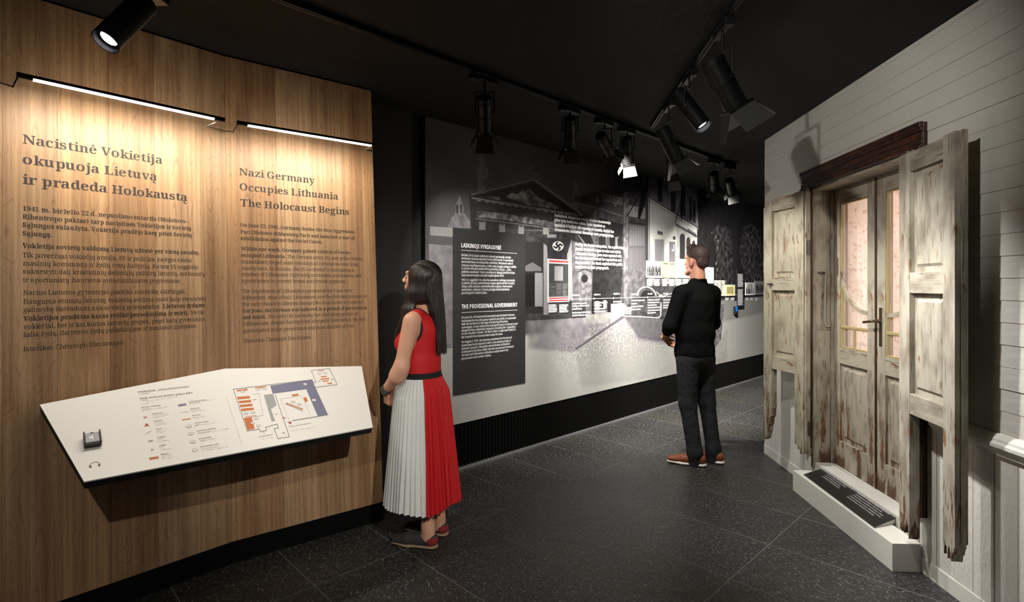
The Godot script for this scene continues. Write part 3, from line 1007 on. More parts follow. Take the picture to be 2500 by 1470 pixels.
	for q in rings:
		var c: Vector2 = c3.call(q[1], q[2])
		var r: float = absf(c3.call(q[1] + q[3], q[2]).x - c.x)
		for e in [[r, M.ink_grey, 0.0011], [r * 0.86, M.laminate, 0.0014]]:
			var pl := PackedVector2Array()
			for i in 20: pl.append(c + Vector2.from_angle(TAU * i / 20) * e[0])
			obj("symbol_ring", prism(pl, e[2], e[2]), e[1], t)
		write(t, q[0], c + Vector2(-r * 0.36, -r * 0.45), r * (0.16 if q[0] == "I" else 0.72), r * 0.9, 0.0017, M.ink_grey, "sans", "symbol_letter")
	for q in [[818, 442, 13], [1762, 445, 10]]:
		var c: Vector2 = c3.call(q[1 - 1], q[1])
		var r: float = absf(c3.call(q[0] + q[2], q[1]).x - c.x)
		for e in [[r, M.plan_red, 0.0011], [r * 0.68, M.laminate, 0.0014], [r * 0.36, M.plan_red, 0.0017]]:
			var pl := PackedVector2Array()
			for i in 18: pl.append(c + Vector2.from_angle(TAU * i / 18) * e[0])
			obj("position_mark", prism(pl, e[2], e[2]), e[1], t)
	for q in [[828, 495, 1.0], [1800, 480, -1.0]]:
		var c: Vector2 = c3.call(q[0], q[1])
		obj("entrance_arrow", prism(PackedVector2Array([c + Vector2(-0.011, -0.012 * q[2]), c + Vector2(0, 0.014 * q[2]), c + Vector2(0.011, -0.012 * q[2]), c + Vector2(0, -0.005 * q[2])]), 0.0011, 0.0011), M.plan_red, t)
	for q in [[866, 662, 10], [1757, 547, 8]]:
		var c: Vector2 = c3.call(q[0], q[1])
		var r: float = absf(c3.call(q[0] + q[2], q[1]).x - c.x)
		var pl := PackedVector2Array()
		for i in 16: pl.append(c + Vector2.from_angle(TAU * i / 16) * r)
		obj("lift_mark", prism(pl, 0.0011, 0.0011), M.ink_grey, t)
		obj("lift_mark", prism(PackedVector2Array([c + Vector2(-r * 0.75, r * 0.12), c + Vector2(r * 0.75, r * 0.12), c + Vector2(r * 0.55, r * 0.6), c + Vector2(-r * 0.55, r * 0.6)]), 0.0014, 0.0014), M.laminate, t)
		obj("lift_mark", prism(PackedVector2Array([c + Vector2(-r * 0.75, -r * 0.12), c + Vector2(r * 0.75, -r * 0.12), c + Vector2(r * 0.55, -r * 0.6), c + Vector2(-r * 0.55, -r * 0.6)]), 0.0014, 0.0014), M.laminate, t)
	# raised reading dots under the legend lines
	var st := new_st()
	for q in [[790, 338, 240], [795, 352, 70], [800, 395, 170], [868, 442, 110], [885, 492, 80], [893, 545, 60], [905, 605, 90], [922, 660, 70], [932, 720, 80], [1118, 345, 180], [1135, 402, 80], [1145, 448, 70], [1155, 497, 140], [1168, 552, 210], [1183, 603, 120], [1200, 668, 180], [1806, 532, 160], [1600, 590, 80]]:
		var x := 0.0
		while x < q[2]:
			var c: Vector2 = c3.call(q[0] + x, q[1] - x * 0.165)
			for i in 3:
				for j in 2:
					if rng.randf() < 0.5: continue
					var p := c + Vector2(j * 0.0032, -i * 0.0034)
					add_lathe(st, Transform3D(Basis(Vector3.RIGHT, Vector3.BACK, Vector3.UP), Vector3(p.x, p.y, 0.0)), [Vector2(0.0011, 0.0), Vector2(0.0007, 0.0008), Vector2(0.0, 0.0009)], 5)
			x += 13.0
	tag(obj("reading_dots", st.commit(), M.ink_pale, t), "", "", "", "stuff")
	# headphone symbol
	var hc: Vector2 = c3.call(476, 768)
	var arc := []
	for i in 13: arc.append(Vector3(hc.x + cos(PI * i / 12) * 0.017, hc.y + sin(PI * i / 12) * 0.018, 0.0006))
	obj("headphone_mark", tube(arc, 0.0011, 5), M.ink_grey, t)
	for s in [-1.0, 1.0]:
		obj("headphone_mark", box(Vector3(0.007, 0.012, 0.001), 0.0004), M.ink_grey, t, at(Vector3(hc.x + s * 0.0135, hc.y - 0.004, 0.0006)))
	# the audio unit standing on the board
	var u := thing("audio_unit", "small black and grey square audio button unit on the white console", "button", console)
	var p0: Vector2 = c3.call(403, 660); var p1: Vector2 = c3.call(523, 640); var p2: Vector2 = c3.call(512, 560)
	var uw := (p1 - p0).length()
	var uh := (p2 - p1).length() * 0.95
	var uf := frame(Vector3(p0.x, p0.y, 0.002), Vector3(p1.x - p0.x, p1.y - p0.y, 0), Vector3(p2.x - p1.x, p2.y - p1.y, 0))
	var s1 := span(Vector3(0, 0, 0.0), Vector3(uw, uh, 0.02), 0.003)
	obj("housing", s1[0], M.device, u, uf * s1[1])
	s1 = span(Vector3(0.005, 0.008, 0.02), Vector3(uw - 0.005, uh - 0.004, 0.024), 0.0015)
	obj("button_plate", s1[0], M.device_face, u, uf * s1[1])
	for s in [0.0, uw - 0.005]:
		s1 = span(Vector3(s, 0, 0.02), Vector3(s + 0.005, uh + 0.002, 0.03), 0.0012)
		obj("side_rail", s1[0], M.device, u, uf * s1[1])
	var sp := PackedVector2Array([Vector2(0.30, 0.42), Vector2(0.42, 0.42), Vector2(0.55, 0.25), Vector2(0.55, 0.78), Vector2(0.42, 0.60), Vector2(0.30, 0.60)])
	for i in sp.size(): sp[i] = Vector2(sp[i].x * uw, sp[i].y * uh)
	obj("speaker_symbol", prism(sp, 0.0245, 0.0245), M.laminate, u, uf)
	for k in 2:
		var wv := []
		for i in 7: wv.append(Vector3(0.55 * uw + cos(-0.8 + 1.6 * i / 6) * uw * (0.12 + 0.1 * k), 0.51 * uh + sin(-0.8 + 1.6 * i / 6) * uh * (0.14 + 0.1 * k), 0.0245))
		obj("sound_wave_symbol", tube(wv, 0.0006, 5), M.laminate, u, uf)
	obj("slot", prism(PackedVector2Array([Vector2(0.40 * uw, 0.86 * uh), Vector2(0.60 * uw, 0.86 * uh), Vector2(0.60 * uw, 0.94 * uh), Vector2(0.40 * uw, 0.94 * uh)]), 0.0245, 0.0245), M.laminate_edge, u, uf)

# ---------------------------------------------------------------- the printed mural: an enlarged old street photograph
const MW := 2048
const MH := 832
const MA := -0.283
const MLEN := 7.0
const MLOW := 0.378
var mu := PackedFloat32Array()
var grain: PackedByteArray
var blotch: PackedByteArray

func mp(q) -> Vector2:
	var p := on(mural, q[0], q[1])
	return Vector2((p.x - MA) / MLEN * MW, (CEIL - p.y) / (CEIL - MLOW) * MH)

func fill(pts: Array, val: float, amt := 0.10, rough := 0.0, alpha := 1.0, ragged := 0.0):
	var poly := PackedVector2Array()
	var lo := 1e9; var hi := -1e9
	for q in pts:
		var p := mp(q)
		poly.append(p)
		lo = minf(lo, p.y); hi = maxf(hi, p.y)
	var n := poly.size()
	for y in range(maxi(0, int(lo)), mini(MH, int(hi) + 1)):
		var xs := []
		for i in n:
			var a := poly[i]; var b := poly[(i + 1) % n]
			if (a.y <= y) != (b.y <= y): xs.append(a.x + (y - a.y) / (b.y - a.y) * (b.x - a.x))
		xs.sort()
		for k in range(0, xs.size() - 1, 2):
			for x in range(maxi(0, int(xs[k])), mini(MW, int(xs[k + 1]) + 1)):
				var i := y * MW + x
				var v := val + (grain[i] / 255.0 - 0.5) * amt * 2.0 + (blotch[i] / 255.0 - 0.5) * rough * 2.0
				mu[i] = lerpf(mu[i], v, alpha if ragged <= 0 else alpha * clampf((blotch[i] / 255.0 - ragged) * 3.0, 0, 1))

func stroke(pts: Array, wid: float, val: float, amt := 0.06):
	for i in pts.size() - 1:
		var p := Vector2(pts[i][0], pts[i][1]); var q := Vector2(pts[i + 1][0], pts[i + 1][1])
		var n := (q - p).normalized().orthogonal() * wid / 2.0
		fill([[p.x + n.x, p.y + n.y], [q.x + n.x, q.y + n.y], [q.x - n.x, q.y - n.y], [p.x - n.x, p.y - n.y]], val, amt)

func rect(x0: float, y0: float, x1: float, y1: float, val: float, amt := 0.08, rough := 0.0, slope := 0.0, alpha := 1.0):
	fill([[x0, y0], [x1, y0 + slope], [x1, y1 + slope * 0.5], [x0, y1]], val, amt, rough, alpha)

func blob(cx: float, cy: float, rx: float, ry: float, val: float, amt := 0.1, rough := 0.0, alpha := 1.0):
	var p := []
	for i in 20: p.append([cx + cos(TAU * i / 20) * rx, cy + sin(TAU * i / 20) * ry])
	fill(p, val, amt, rough, alpha)

func statue(x: float, y: float, h: float, v: float):
	var s := h / 60.0
	blob(x, y + 5 * s, 4.5 * s, 6 * s, v, 0.06)
	fill([[x - 3 * s, y + 8 * s], [x + 4 * s, y + 9 * s], [x + 9 * s, y + 18 * s], [x + 7 * s, y + 34 * s], [x + 8 * s, y + 60 * s], [x - 7 * s, y + 60 * s], [x - 6 * s, y + 36 * s], [x - 9 * s, y + 22 * s]], v * 0.9, 0.12, 0.1)
	stroke([[x + 8 * s, y + 18 * s], [x + 11 * s, y + 32 * s], [x + 5 * s, y + 38 * s]], 3 * s, v)

func soften(n: int):                                     # out-of-focus blur of what has been drawn so far
	var im := Image.create_from_data(MW, MH, false, Image.FORMAT_RF, mu.to_byte_array())
	im.resize(MW / n, MH / n, Image.INTERPOLATE_LANCZOS if n < 4 else Image.INTERPOLATE_LANCZOS)
	im.resize(MW, MH, Image.INTERPOLATE_CUBIC if n < 4 else Image.INTERPOLATE_BILINEAR)
	mu = im.get_data().to_float32_array()

func mural_texture() -> ImageTexture:
	grain = noise(MW, MH, 81, 0.35, 2)
	blotch = noise(MW, MH, 82, 0.03, 4)
	var cobble := noise(MW, MH, 83, 0.10, 2, 1, 1, FastNoiseLite.TYPE_CELLULAR)
	var wide := noise(MW, MH, 84, 0.004, 3)
	mu.resize(MW * MH)
	for y in MH:
		for x in MW:
			var i := y * MW + x
			mu[i] = 0.30 + (wide[i] / 255.0 - 0.5) * 0.12 + (grain[i] / 255.0 - 0.5) * 0.07
	# pale lower margin of the print, with a ragged edge
	fill([[1030, 800], [1110, 830], [1290, 818], [1400, 800], [1870, 735], [1870, 900], [1030, 1100]], 0.70, 0.02)
	# broad areas, out of focus
	fill([[1398, 735], [1440, 720], [1445, 790], [1398, 800]], 0.40, 0.12, 0.12)
	fill([[1490, 724], [1522, 712], [1566, 700], [1580, 715], [1560, 765], [1520, 772], [1405, 852], [1330, 800], [1400, 770], [1490, 760]], 0.56, 0.16, 0.18)
	fill([[1290, 780], [1400, 770], [1440, 800], [1400, 860], [1290, 850]], 0.42, 0.12, 0.12, 0.7)
	fill([[1528, 775], [1640, 776], [1760, 792], [1740, 838], [1640, 840], [1545, 835]], 0.34, 0.06, 0.06)
	fill([[1405, 852], [1524, 776], [1560, 828], [1650, 842], [1760, 830], [1775, 800], [1775, 900], [1420, 945]], 0.62, 0.10, 0.06)
	fill([[1700, 420], [1880, 430], [1880, 735], [1700, 728]], 0.115, 0.03, 0.05)
	fill([[1738, 560], [1760, 548], [1785, 560], [1793, 640], [1790, 700], [1745, 690], [1750, 620]], 0.27, 0.09, 0.10, 0.85, 0.32)
	fill([[1812, 560], [1835, 545], [1856, 570], [1868, 640], [1866, 700], [1820, 700], [1806, 620]], 0.30, 0.10, 0.10, 0.85, 0.32)
	fill([[1744, 735], [1880, 722], [1880, 760], [1744, 790]], 0.55, 0.03)
	soften(10)
	# left: tower, low house
	fill([[1122, 476], [1127, 492], [1131, 500], [1131, 519], [1148, 540], [1156, 556], [1092, 556], [1104, 530], [1112, 519], [1112, 500], [1117, 492]], 0.44, 0.12, 0.16)
	rect(1114, 500, 1118, 520, 0.2); rect(1124, 500, 1128, 520, 0.2)
	fill([[1050, 552], [1106, 556], [1106, 578], [1050, 574]], 0.55, 0.14)
	fill([[1050, 575], [1106, 579], [1106, 596], [1050, 592]], 0.30, 0.06)
	fill([[1048, 595], [1106, 600], [1106, 850], [1048, 850]], 0.47, 0.10, 0.10)
	# temple front
	fill([[1146, 470], [1305, 430], [1428, 524], [1424, 560], [1150, 560]], 0.17, 0.05, 0.05)
	fill([[1152, 556], [1430, 570], [1430, 775], [1152, 790]], 0.20, 0.06, 0.08)
	fill([[1168, 476], [1303, 446], [1400, 516]], 0.11, 0.05)
	fill([[1232, 480], [1250, 470], [1262, 474], [1276, 464], [1292, 461], [1302, 470], [1318, 484], [1340, 492], [1376, 512], [1340, 508], [1290, 500]], 0.46, 0.25, 0.42)
	for q in [[1215, 484], [1200, 482], [1330, 497], [1350, 503]]: blob(q[0], q[1], 8, 4, 0.34, 0.2, 0.3)
	stroke([[1150, 475], [1304, 438]], 4.0, 0.50); stroke([[1148, 470], [1304, 432]], 2.0, 0.36)
	stroke([[1304, 438], [1423, 525]], 4.5, 0.55); stroke([[1304, 432], [1428, 523]], 2.0, 0.40)
	stroke([[1152, 483], [1421, 526]], 4.0, 0.50)
	for i in 14: stroke([[1165 + i * 18, 489 + i * 2.85], [1175 + i * 18, 490.6 + i * 2.85]], 2.2, 0.55)
	fill([[1165, 514], [1240, 522], [1330, 538], [1425, 552], [1425, 566], [1330, 552], [1240, 538], [1165, 530]], 0.36, 0.16, 0.28)
	stroke([[1162, 533], [1425, 568]], 2.5, 0.42)
	for q in [[1170, 540, 15], [1219, 546, 14], [1266, 551, 13]]:
		rect(q[0], q[1], q[0] + q[2], q[1] + 21, 0.46, 0.14); rect(q[0] + 3, q[1] - 3, q[0] + q[2] - 3, q[1] + 3, 0.25)
	statue(1175, 384, 82, 0.40); rect(1166, 455, 1186, 472, 0.42, 0.08)
	statue(1304, 362, 62, 0.27); rect(1294, 420, 1311, 438, 0.33, 0.06)
	statue(1405, 443, 58, 0.42); rect(1396, 496, 1412, 508, 0.45)
	# porch: doorway, pillars
	rect(1281, 590, 1326, 765, 0.13, 0.03); rect(1281, 668, 1306, 748, 0.07, 0.02)
	fill([[1281, 650], [1300, 640], [1322, 654], [1322, 662], [1281, 662]], 0.36, 0.1)
	rect(1306, 666, 1325, 748, 0.50, 0.18)
	rect(1327, 588, 1340, 768, 0.50, 0.18); rect(1326, 556, 1340, 572, 0.55, 0.15); rect(1336, 572, 1358, 580, 0.52, 0.15)
	# hanging flag with its white disc
	fill([[1300, 575], [1345, 582], [1380, 585], [1400, 580], [1420, 590], [1396, 640], [1338, 640], [1336, 600]], 0.15, 0.03, 0.04)
	blob(1362.5, 600.5, 13.5, 12.0, 0.83, 0.04)
	var f := func(x, y): return [1362.5 + (x * 0.74 - y * 0.67) * 7.6, 600.5 + (x * 0.67 + y * 0.74) * 7.0]
	for s in [[[-1, 0], [1, 0]], [[0, -1], [0, 1]], [[0, -1], [1, -1]], [[1, 0], [1, 1]], [[0, 1], [-1, 1]], [[-1, 0], [-1, -1]]]:
		stroke([f.call(s[0][0], s[0][1]), f.call(s[1][0], s[1][1])], 3.2, 0.07, 0.02)
	fill([[1410, 578], [1424, 592], [1430, 600], [1450, 596], [1440, 570], [1420, 566]], 0.10, 0.03)
	stroke([[1412, 574], [1426, 592]], 3.0, 0.42)
	# light gable wall and street behind
	fill([[1396, 584], [1398, 735], [1385, 730], [1385, 620]], 0.52, 0.16)
	fill([[1398, 588], [1460, 600], [1460, 735], [1398, 738]], 0.33, 0.08, 0.1)
	fill([[1412, 664], [1427, 656], [1444, 664], [1443, 735], [1414, 735]], 0.42, 0.14, 0.22)
	blob(1427, 680, 8, 10, 0.13); stroke([[1412, 664], [1427, 656], [1444, 664]], 3.0, 0.2)
	# shop row with its signboard and awning
	fill([[1400, 480], [1458, 470], [1530, 430], [1580, 420], [1580, 740], [1450, 740], [1455, 520], [1420, 520]], 0.235, 0.06, 0.08)
	fill([[1408, 494], [1456, 505], [1456, 524], [1408, 512]], 0.48, 0.1)
	for i in 9: stroke([[1411 + i * 5, 498 + i * 1.1], [1411 + i * 5, 512 + i * 1.2]], 1.8, 0.22)
	fill([[1455, 466], [1523, 488], [1521, 528], [1462, 508]], 0.24, 0.06)
	stroke([[1455, 466], [1523, 488]], 2.0, 0.42); stroke([[1462, 508], [1521, 528]], 2.0, 0.42)
	blob(1459, 490, 4, 10, 0.42)
	fill([[1462, 530], [1520, 548], [1518, 700], [1462, 690]], 0.125, 0.03)
	rect(1478, 558, 1488, 600, 0.30); rect(1502, 578, 1510, 604, 0.42, 0.1); rect(1508, 582, 1511, 600, 0.15)
	rect(1523, 470, 1534, 745, 0.36, 0.16, 0.14)
	fill([[1535, 500], [1577, 508], [1577, 535], [1535, 528]], 0.50, 0.14, 0.1)
	rect(1534, 540, 1576, 705, 0.27, 0.06, 0.0, 8)
	for i in 9: stroke([[1538 + i * 4.2, 548 + i * 0.8], [1538 + i * 4.2, 600]], 1.6, 0.40)
	for i in 9: stroke([[1538 + i * 4.2, 606], [1538 + i * 4.2, 690]], 1.4, 0.34)
	stroke([[1534, 542], [1576, 549]], 4, 0.14)
	fill([[1534, 660], [1576, 655], [1576, 720], [1534, 730]], 0.30, 0.14, 0.1)
	# tall pale house on the right
	fill([[1580, 395], [1700, 430], [1705, 560], [1583, 480]], 0.40, 0.07, 0.05)
	fill([[1583, 478], [1702, 555], [1702, 725], [1583, 735]], 0.74, 0.09, 0.03)
	stroke([[1580, 478], [1704, 556]], 2.4, 0.22); stroke([[1580, 486], [1704, 563]], 1.4, 0.5)
	rect(1576, 400, 1582, 740, 0.20, 0.06); stroke([[1585, 470], [1585, 650]], 1.6, 0.25)
	for q in [[1500, 395, 26, 40], [1549, 405, 18, 55], [1606, 420, 11, 72], [1638, 440, 11, 76], [1663, 452, 10, 74], [1683, 478, 6, 60], [1692, 488, 6, 55]]:
		rect(q[0], q[1], q[0] + q[2], q[1] + q[3], 0.15, 0.04, 0.0, 3)
	fill([[1584, 438], [1566, 470], [1560, 505], [1557, 532], [1562, 534], [1572, 505], [1580, 470]], 0.08, 0.02)
	stroke([[1531, 528], [1565, 470]], 2.0, 0.10); stroke([[1583, 440], [1590, 420]], 1.6, 0.10)
	fill([[1664, 470], [1660, 510], [1664, 540], [1668, 500]], 0.08, 0.02); stroke([[1648, 545], [1668, 470]], 1.6, 0.10)
	rect(1599, 584, 1621, 700, 0.42, 0.05); rect(1634, 590, 1648, 700, 0.38, 0.05)
	blob(1643, 611, 3, 2, 0.9); stroke([[1645, 596], [1645, 612]], 1.4, 0.85)
	for i in 6: stroke([[1606.5 + i * 2.1, 564 + i * 0.5], [1606.5 + i * 2.1, 571.5 + i * 0.5]], 1.3, 0.10)
	stroke([[1605, 564], [1618, 567]], 1.2, 0.12); stroke([[1605, 571], [1618, 574]], 1.0, 0.3)
	rect(1643, 577, 1649, 585, 0.2)
	fill([[1652, 545], [1700, 572], [1700, 730], [1652, 730]], 0.60, 0.12, 0.1)
	for q in [[1660, 575, 12, 80], [1676, 584, 9, 70], [1690, 592, 7, 60]]:
		blob(q[0] + q[2] / 2.0, q[1] + 4, q[2] / 2.0, 9, 0.17); rect(q[0], q[1] + 4, q[0] + q[2], q[1] + q[3], 0.17, 0.05)
	stroke([[1650, 548], [1702, 578]], 5, 0.30)
	for i in 8: stroke([[1680 + i * 2.6, 557 + i * 1.7], [1680 + i * 2.6, 567 + i * 1.7]], 1.4, 0.14)
	# people in the street, pavement, kerb, motor car
	fill([[1448, 640], [1475, 618], [1506, 640], [1520, 660], [1513, 742], [1445, 740]], 0.12, 0.03, 0.05)
	for q in [[1445, 728, 1452, 766], [1483, 726, 1491, 762], [1467, 730, 1475, 752]]: rect(q[0], q[1], q[2], q[3], 0.10)
	for q in [[1452, 735, 1463, 757], [1473, 733, 1481, 752]]: rect(q[0], q[1], q[2], q[3], 0.62, 0.1)
	stroke([[1524, 772], [1406, 852]], 5, 0.30)
	fill([[1560, 720], [1585, 698], [1625, 692], [1700, 700], [1760, 720], [1760, 790], [1616, 780], [1524, 772], [1530, 745]], 0.235, 0.06, 0.09)
	var arc := []
	for i in 12: arc.append([1579 + cos(PI + PI * i / 11 * 0.95) * 23, 722 + sin(PI + PI * i / 11) * 22])
	stroke(arc, 3.2, 0.72)
	arc = []
	for i in 12: arc.append([1581 + cos(PI + PI * i / 11 * 0.95) * 17, 726 + sin(PI + PI * i / 11) * 17])
	fill(arc, 0.12, 0.03)
	stroke([[1521, 771], [1562, 773], [1608, 776], [1613, 770], [1614, 738]], 2.6, 0.78)
	stroke([[1602, 712], [1616, 724], [1640, 716]], 2.2, 0.66); blob(1613, 722, 5, 4, 0.6)
	fill([[1524, 748], [1542, 750], [1540, 768], [1523, 766]], 0.80, 0.05)
	# road: cobbles that thin out into the pale margin
	for y in MH:
		for x in MW:
			var i := y * MW + x
			var h := CEIL - float(y) / MH * (CEIL - MLOW)
			var a := MA + float(x) / MW * MLEN
			if h < 1.1 and a > 1.0 and a < 4.9:
				var keep := clampf((h - 0.48) / 0.42 + (blotch[i] / 255.0 - 0.5) * 1.2, 0, 1) * clampf((a - 1.0) / 0.5, 0, 1) * clampf((4.9 - a) / 0.3, 0, 1)
				if mu[i] > 0.5: mu[i] += (cobble[i] / 255.0 - 0.5) * 0.34 * keep - 0.05 * keep
	# pavement front and wood at the far end
	for q in [[1738, 566], [1749, 575], [1753, 586], [1752, 602], [1748, 640], [1750, 655], [1826, 572], [1832, 566], [1812, 600], [1836, 576], [1846, 590], [1851, 598], [1772, 684], [1842, 680]]:
		stroke([[q[0], q[1]], [q[0] + rng.randf_range(-1.5, 1.5), q[1] + rng.randf_range(3, 8)]], rng.randf_range(0.6, 1.3), 0.72)
	rect(1790, 540, 1800, 735, 0.13, 0.03)
	fill([[1748, 745], [1768, 742], [1760, 830], [1745, 850]], 0.38, 0.14, 0.2)
	soften(2)
	for i in MW * MH: mu[i] += (grain[i] / 255.0 - 0.5) * 0.13 * clampf(1.4 - mu[i] * 1.6, 0.1, 1.0)
	# turn it into an image, a little warm in the darks
	var d := PackedByteArray()
	d.resize(MW * MH * 3)
	for i in MW * MH:
		var v := clampf(mu[i], 0.02, 0.95)
		if v > 0.45: v = 0.45 + (v - 0.45) * 0.72
		d[i * 3] = int(v * 254); d[i * 3 + 1] = int(v * (251 if v > 0.5 else 245)); d[i * 3 + 2] = int(v * 255 * (0.955 if v > 0.5 else 1.0))
	return rgb_tex(MW, MH, d)

func printed_mural():
	var m := mat(Color(1, 1, 1), 0.5)
	m.albedo_texture = mural_texture()
	var t := thing("printed_mural", "black and white enlarged street photograph printed across the gallery wall", "mural", mural)
	for i in 5:
		var a0 := MA + 1.4 * i
		var st := new_st()
		var lo := Vector3(a0 + 0.0007, MLOW, -0.012); var hi := Vector3(a0 + 1.4 - 0.0007, CEIL - 0.001, 0.0)
		add_box(st, at((lo + hi) / 2), hi - lo, 0.0)
		var mesh := st.commit()
		var arr := mesh.surface_get_arrays(0)
		var uv: PackedVector2Array = arr[Mesh.ARRAY_TEX_UV]
		var vs: PackedVector3Array = arr[Mesh.ARRAY_VERTEX]
		for k in vs.size(): uv[k] = Vector2((vs[k].x - MA) / MLEN, (CEIL - vs[k].y) / (CEIL - MLOW))
		arr[Mesh.ARRAY_TEX_UV] = uv
		var am := ArrayMesh.new()
		am.add_surface_from_arrays(Mesh.PRIMITIVE_TRIANGLES, arr)
		obj("mural_panel", am, m, t)
	var z := 0.0008
	for q in [["Sovietinės okupacijos metu Lietuvos visuomenėje", 1353.9, 529.0, 1491.0], ["plito žydo bolševiko mitas. Žydai tapatinti su", 1353.9, 540.4, 1477.0], ["sovietais ir kaltinti dėl represijų ir tremčių. Naciai šias", 1353.9, 552.4, 1499.0], ["visuomenės nuotaikas išnaudojo savo propagandoje.", 1353.9, 563.8, 1499.0],
			["During the Soviet occupation, the myth of the", 1404.8, 599.4, 1522.0], ["Jewish Bolshevik began to take root within", 1404.8, 610.9, 1515.8], ["Lithuanian society. Jews were equated with", 1404.8, 621.9, 1517.5], ["the Soviets and blamed for repressions and", 1404.8, 632.8, 1517.0], ["deportations. The Nazis exploited this public", 1404.8, 644.0, 1519.6], ["sentiment in their propaganda.", 1404.8, 655.0, 1486.7]]:
		write_px(t, mural, q[0], q[1], q[2], q[3], 0.030, z, M.white_ink, "sans_bold")
	write_px(t, mural, "SIUVĖJAS", 1470, 492, 1519, 0.085, z, M.sign_ink, "sans_bold", "shop_sign_lettering")
	write_px(t, mural, "174000", 1525, 765, 1540, 0.035, z, M.photo_dark, "sans_bold", "number_plate_lettering")
	# timeline
	var a := on(mural, 1397, 731.8)
	var line := on(mural, 1645, 723.7).y
	slab("timeline_line", Vector3(a.x, line - 0.002, 0.0), Vector3(6.6, line + 0.002, z), M.white_ink, t)
	var cols := [[1397, "1939 09 01", 1414, 723.0, [["Nacių Vokietija įsiveržia", 743.4, 1432], ["į Lenkiją, prasideda Antrasis", 749.5, 1438], ["pasaulinis karas", 756.6, 1421], ["Nazi Germany invades Poland,", 766.0, 1442], ["World War II breaks out", 772.8, 1432]]],
		[1450, "1939 09 17", 1466, 721.5, [["Sovietų Sąjunga užima", 741.0, 1483], ["Lenkiją iš rytų", 747.6, 1468.6], ["Soviet Union invades", 756.0, 1478], ["Poland from the east", 763.0, 1478]]],
		[1497.5, "1940 06 15", 1513, 719.5, [["Sovietų Sąjunga", 738.5, 1518], ["okupuoja Lietuvą", 744.7, 1520], ["Soviet Union", 754.0, 1512], ["occupies Lithuania", 759.6, 1522]]],
		[1541, "1941 06 14", 1554, 720.6, [["Sovietai Lietuvos gyventojus", 735.7, 1574], ["tremia į Sibirą", 743.4, 1555.7], ["Soviets deport inhabitants", 750.6, 1571], ["of Lithuania to Siberia", 757.7, 1564]]],
		[1581, "1941 06 22", 1593, 719.4, [["Prasideda karas, Vokietija ir", 734.3, 1611], ["Sovietų Sąjunga kariauja", 740.6, 1610], ["Naciai okupuoja Lietuvą", 747.0, 1603], ["War between Nazi Germany", 753.2, 1611], ["and Soviet Union breaks out", 760.0, 1611], ["Nazis occupy Lithuania", 766.0, 1601]]],
		[1619, "1941 06 23", 1631, 718.6, [["Sudaroma Lietuvos", 734.0, 1638], ["laikinoji vyriausybė", 740.6, 1636.6], ["Lithuanian Provisional", 747.4, 1639], ["Government established", 753.0, 1641]]]]
	for c in cols:
		var p := on(mural, c[0], 730)
		for e in [[0.011, M.white_ink, z * 1.5], [0.006, M.photo_dark, z * 2.0]]:
			var pl := PackedVector2Array()
			for i in 12: pl.append(Vector2(p.x, line) + Vector2.from_angle(TAU * i / 12) * e[0])
			obj("timeline_dot", prism(pl, e[2], e[2]), e[1], t)
		write_px(t, mural, c[1], c[0], c[3], c[2], 0.017, z, M.white_ink, "sans_bold")
		for q in c[4]: write_px(t, mural, q[0], c[0], q[1], q[2], 0.0175, z, M.white_ink, "sans_bold")
	slats()
	wall_panels()

func slats():
	var t := thing("slat_dado", "row of black upright slats below the printed mural", "wall panelling", mural)
	slab("backing_board", Vector3(-0.283, 0.024, -0.048), Vector3(6.717, MLOW - 0.001, -0.030), M.dark_gap, t)
	var mesh := box(Vector3(0.021, MLOW - 0.028, 0.026), 0.0)
	var n := int(7.0 / 0.0385)
	for i in n:
		obj("slat", mesh, M.slat, t, at(Vector3(-0.283 + 0.0385 * (i + 0.5), 0.024 + (MLOW - 0.028) / 2, -0.0165)))

func quad_px(q: Array, off := 0.0) -> PackedVector2Array:
	var pl := PackedVector2Array()
	for p in q: pl.append(on(mural, p[0], p[1], off))
	return pl

func card(called: String, label: String, category: String, x0: float, y0: float, x1: float, y1: float, m: Material, thick := 0.004, group := "") -> Array:
	var a := on(mural, x0, y1); var b := on(mural, x1, (y0 - HY) * 0 + y0)
	var top := on(mural, x0, y0).y
	var r := Rect2(a.x, a.y, b.x - a.x, top - a.y)
	var t := thing(called, label, category, mural * at(Vector3(r.position.x, r.position.y, 0)), group)
	thick += 0.002
	slab("board", Vector3(0, 0, 0.002), Vector3(r.size.x, r.size.y, thick), m, t)
	return [t, r.size, thick]

func print_lines(c: Array, m: Material, x0: float, x1: float, y0: float, y1: float, n: int, called := "text_block", ragged := 0.25):
	var st := new_st()
	var s: Vector2 = c[1]
	var z: float = c[2] + 0.0004
	for i in n:
		var y := lerpf(y0, y1, (i + 0.5) / n) * s.y
		var h := absf(y1 - y0) * s.y / n * 0.24
		var xr := lerpf(x0, x1, 1.0 - rng.randf() * ragged)
		add_prism(st, PackedVector2Array([Vector2(x0 * s.x, y - h), Vector2(xr * s.x, y - h), Vector2(xr * s.x, y + h), Vector2(x0 * s.x, y + h)]), z, z)
	obj(called, st.commit(), m, c[0])

func print_rect(c: Array, m: Material, x0: float, y0: float, x1: float, y1: float, called: String, lift := 0.0004):
	var s: Vector2 = c[1]
	var z: float = c[2] + lift
	obj(called, prism(PackedVector2Array([Vector2(x0 * s.x, y0 * s.y), Vector2(x1 * s.x, y0 * s.y), Vector2(x1 * s.x, y1 * s.y), Vector2(x0 * s.x, y1 * s.y)]), z, z), m, c[0])

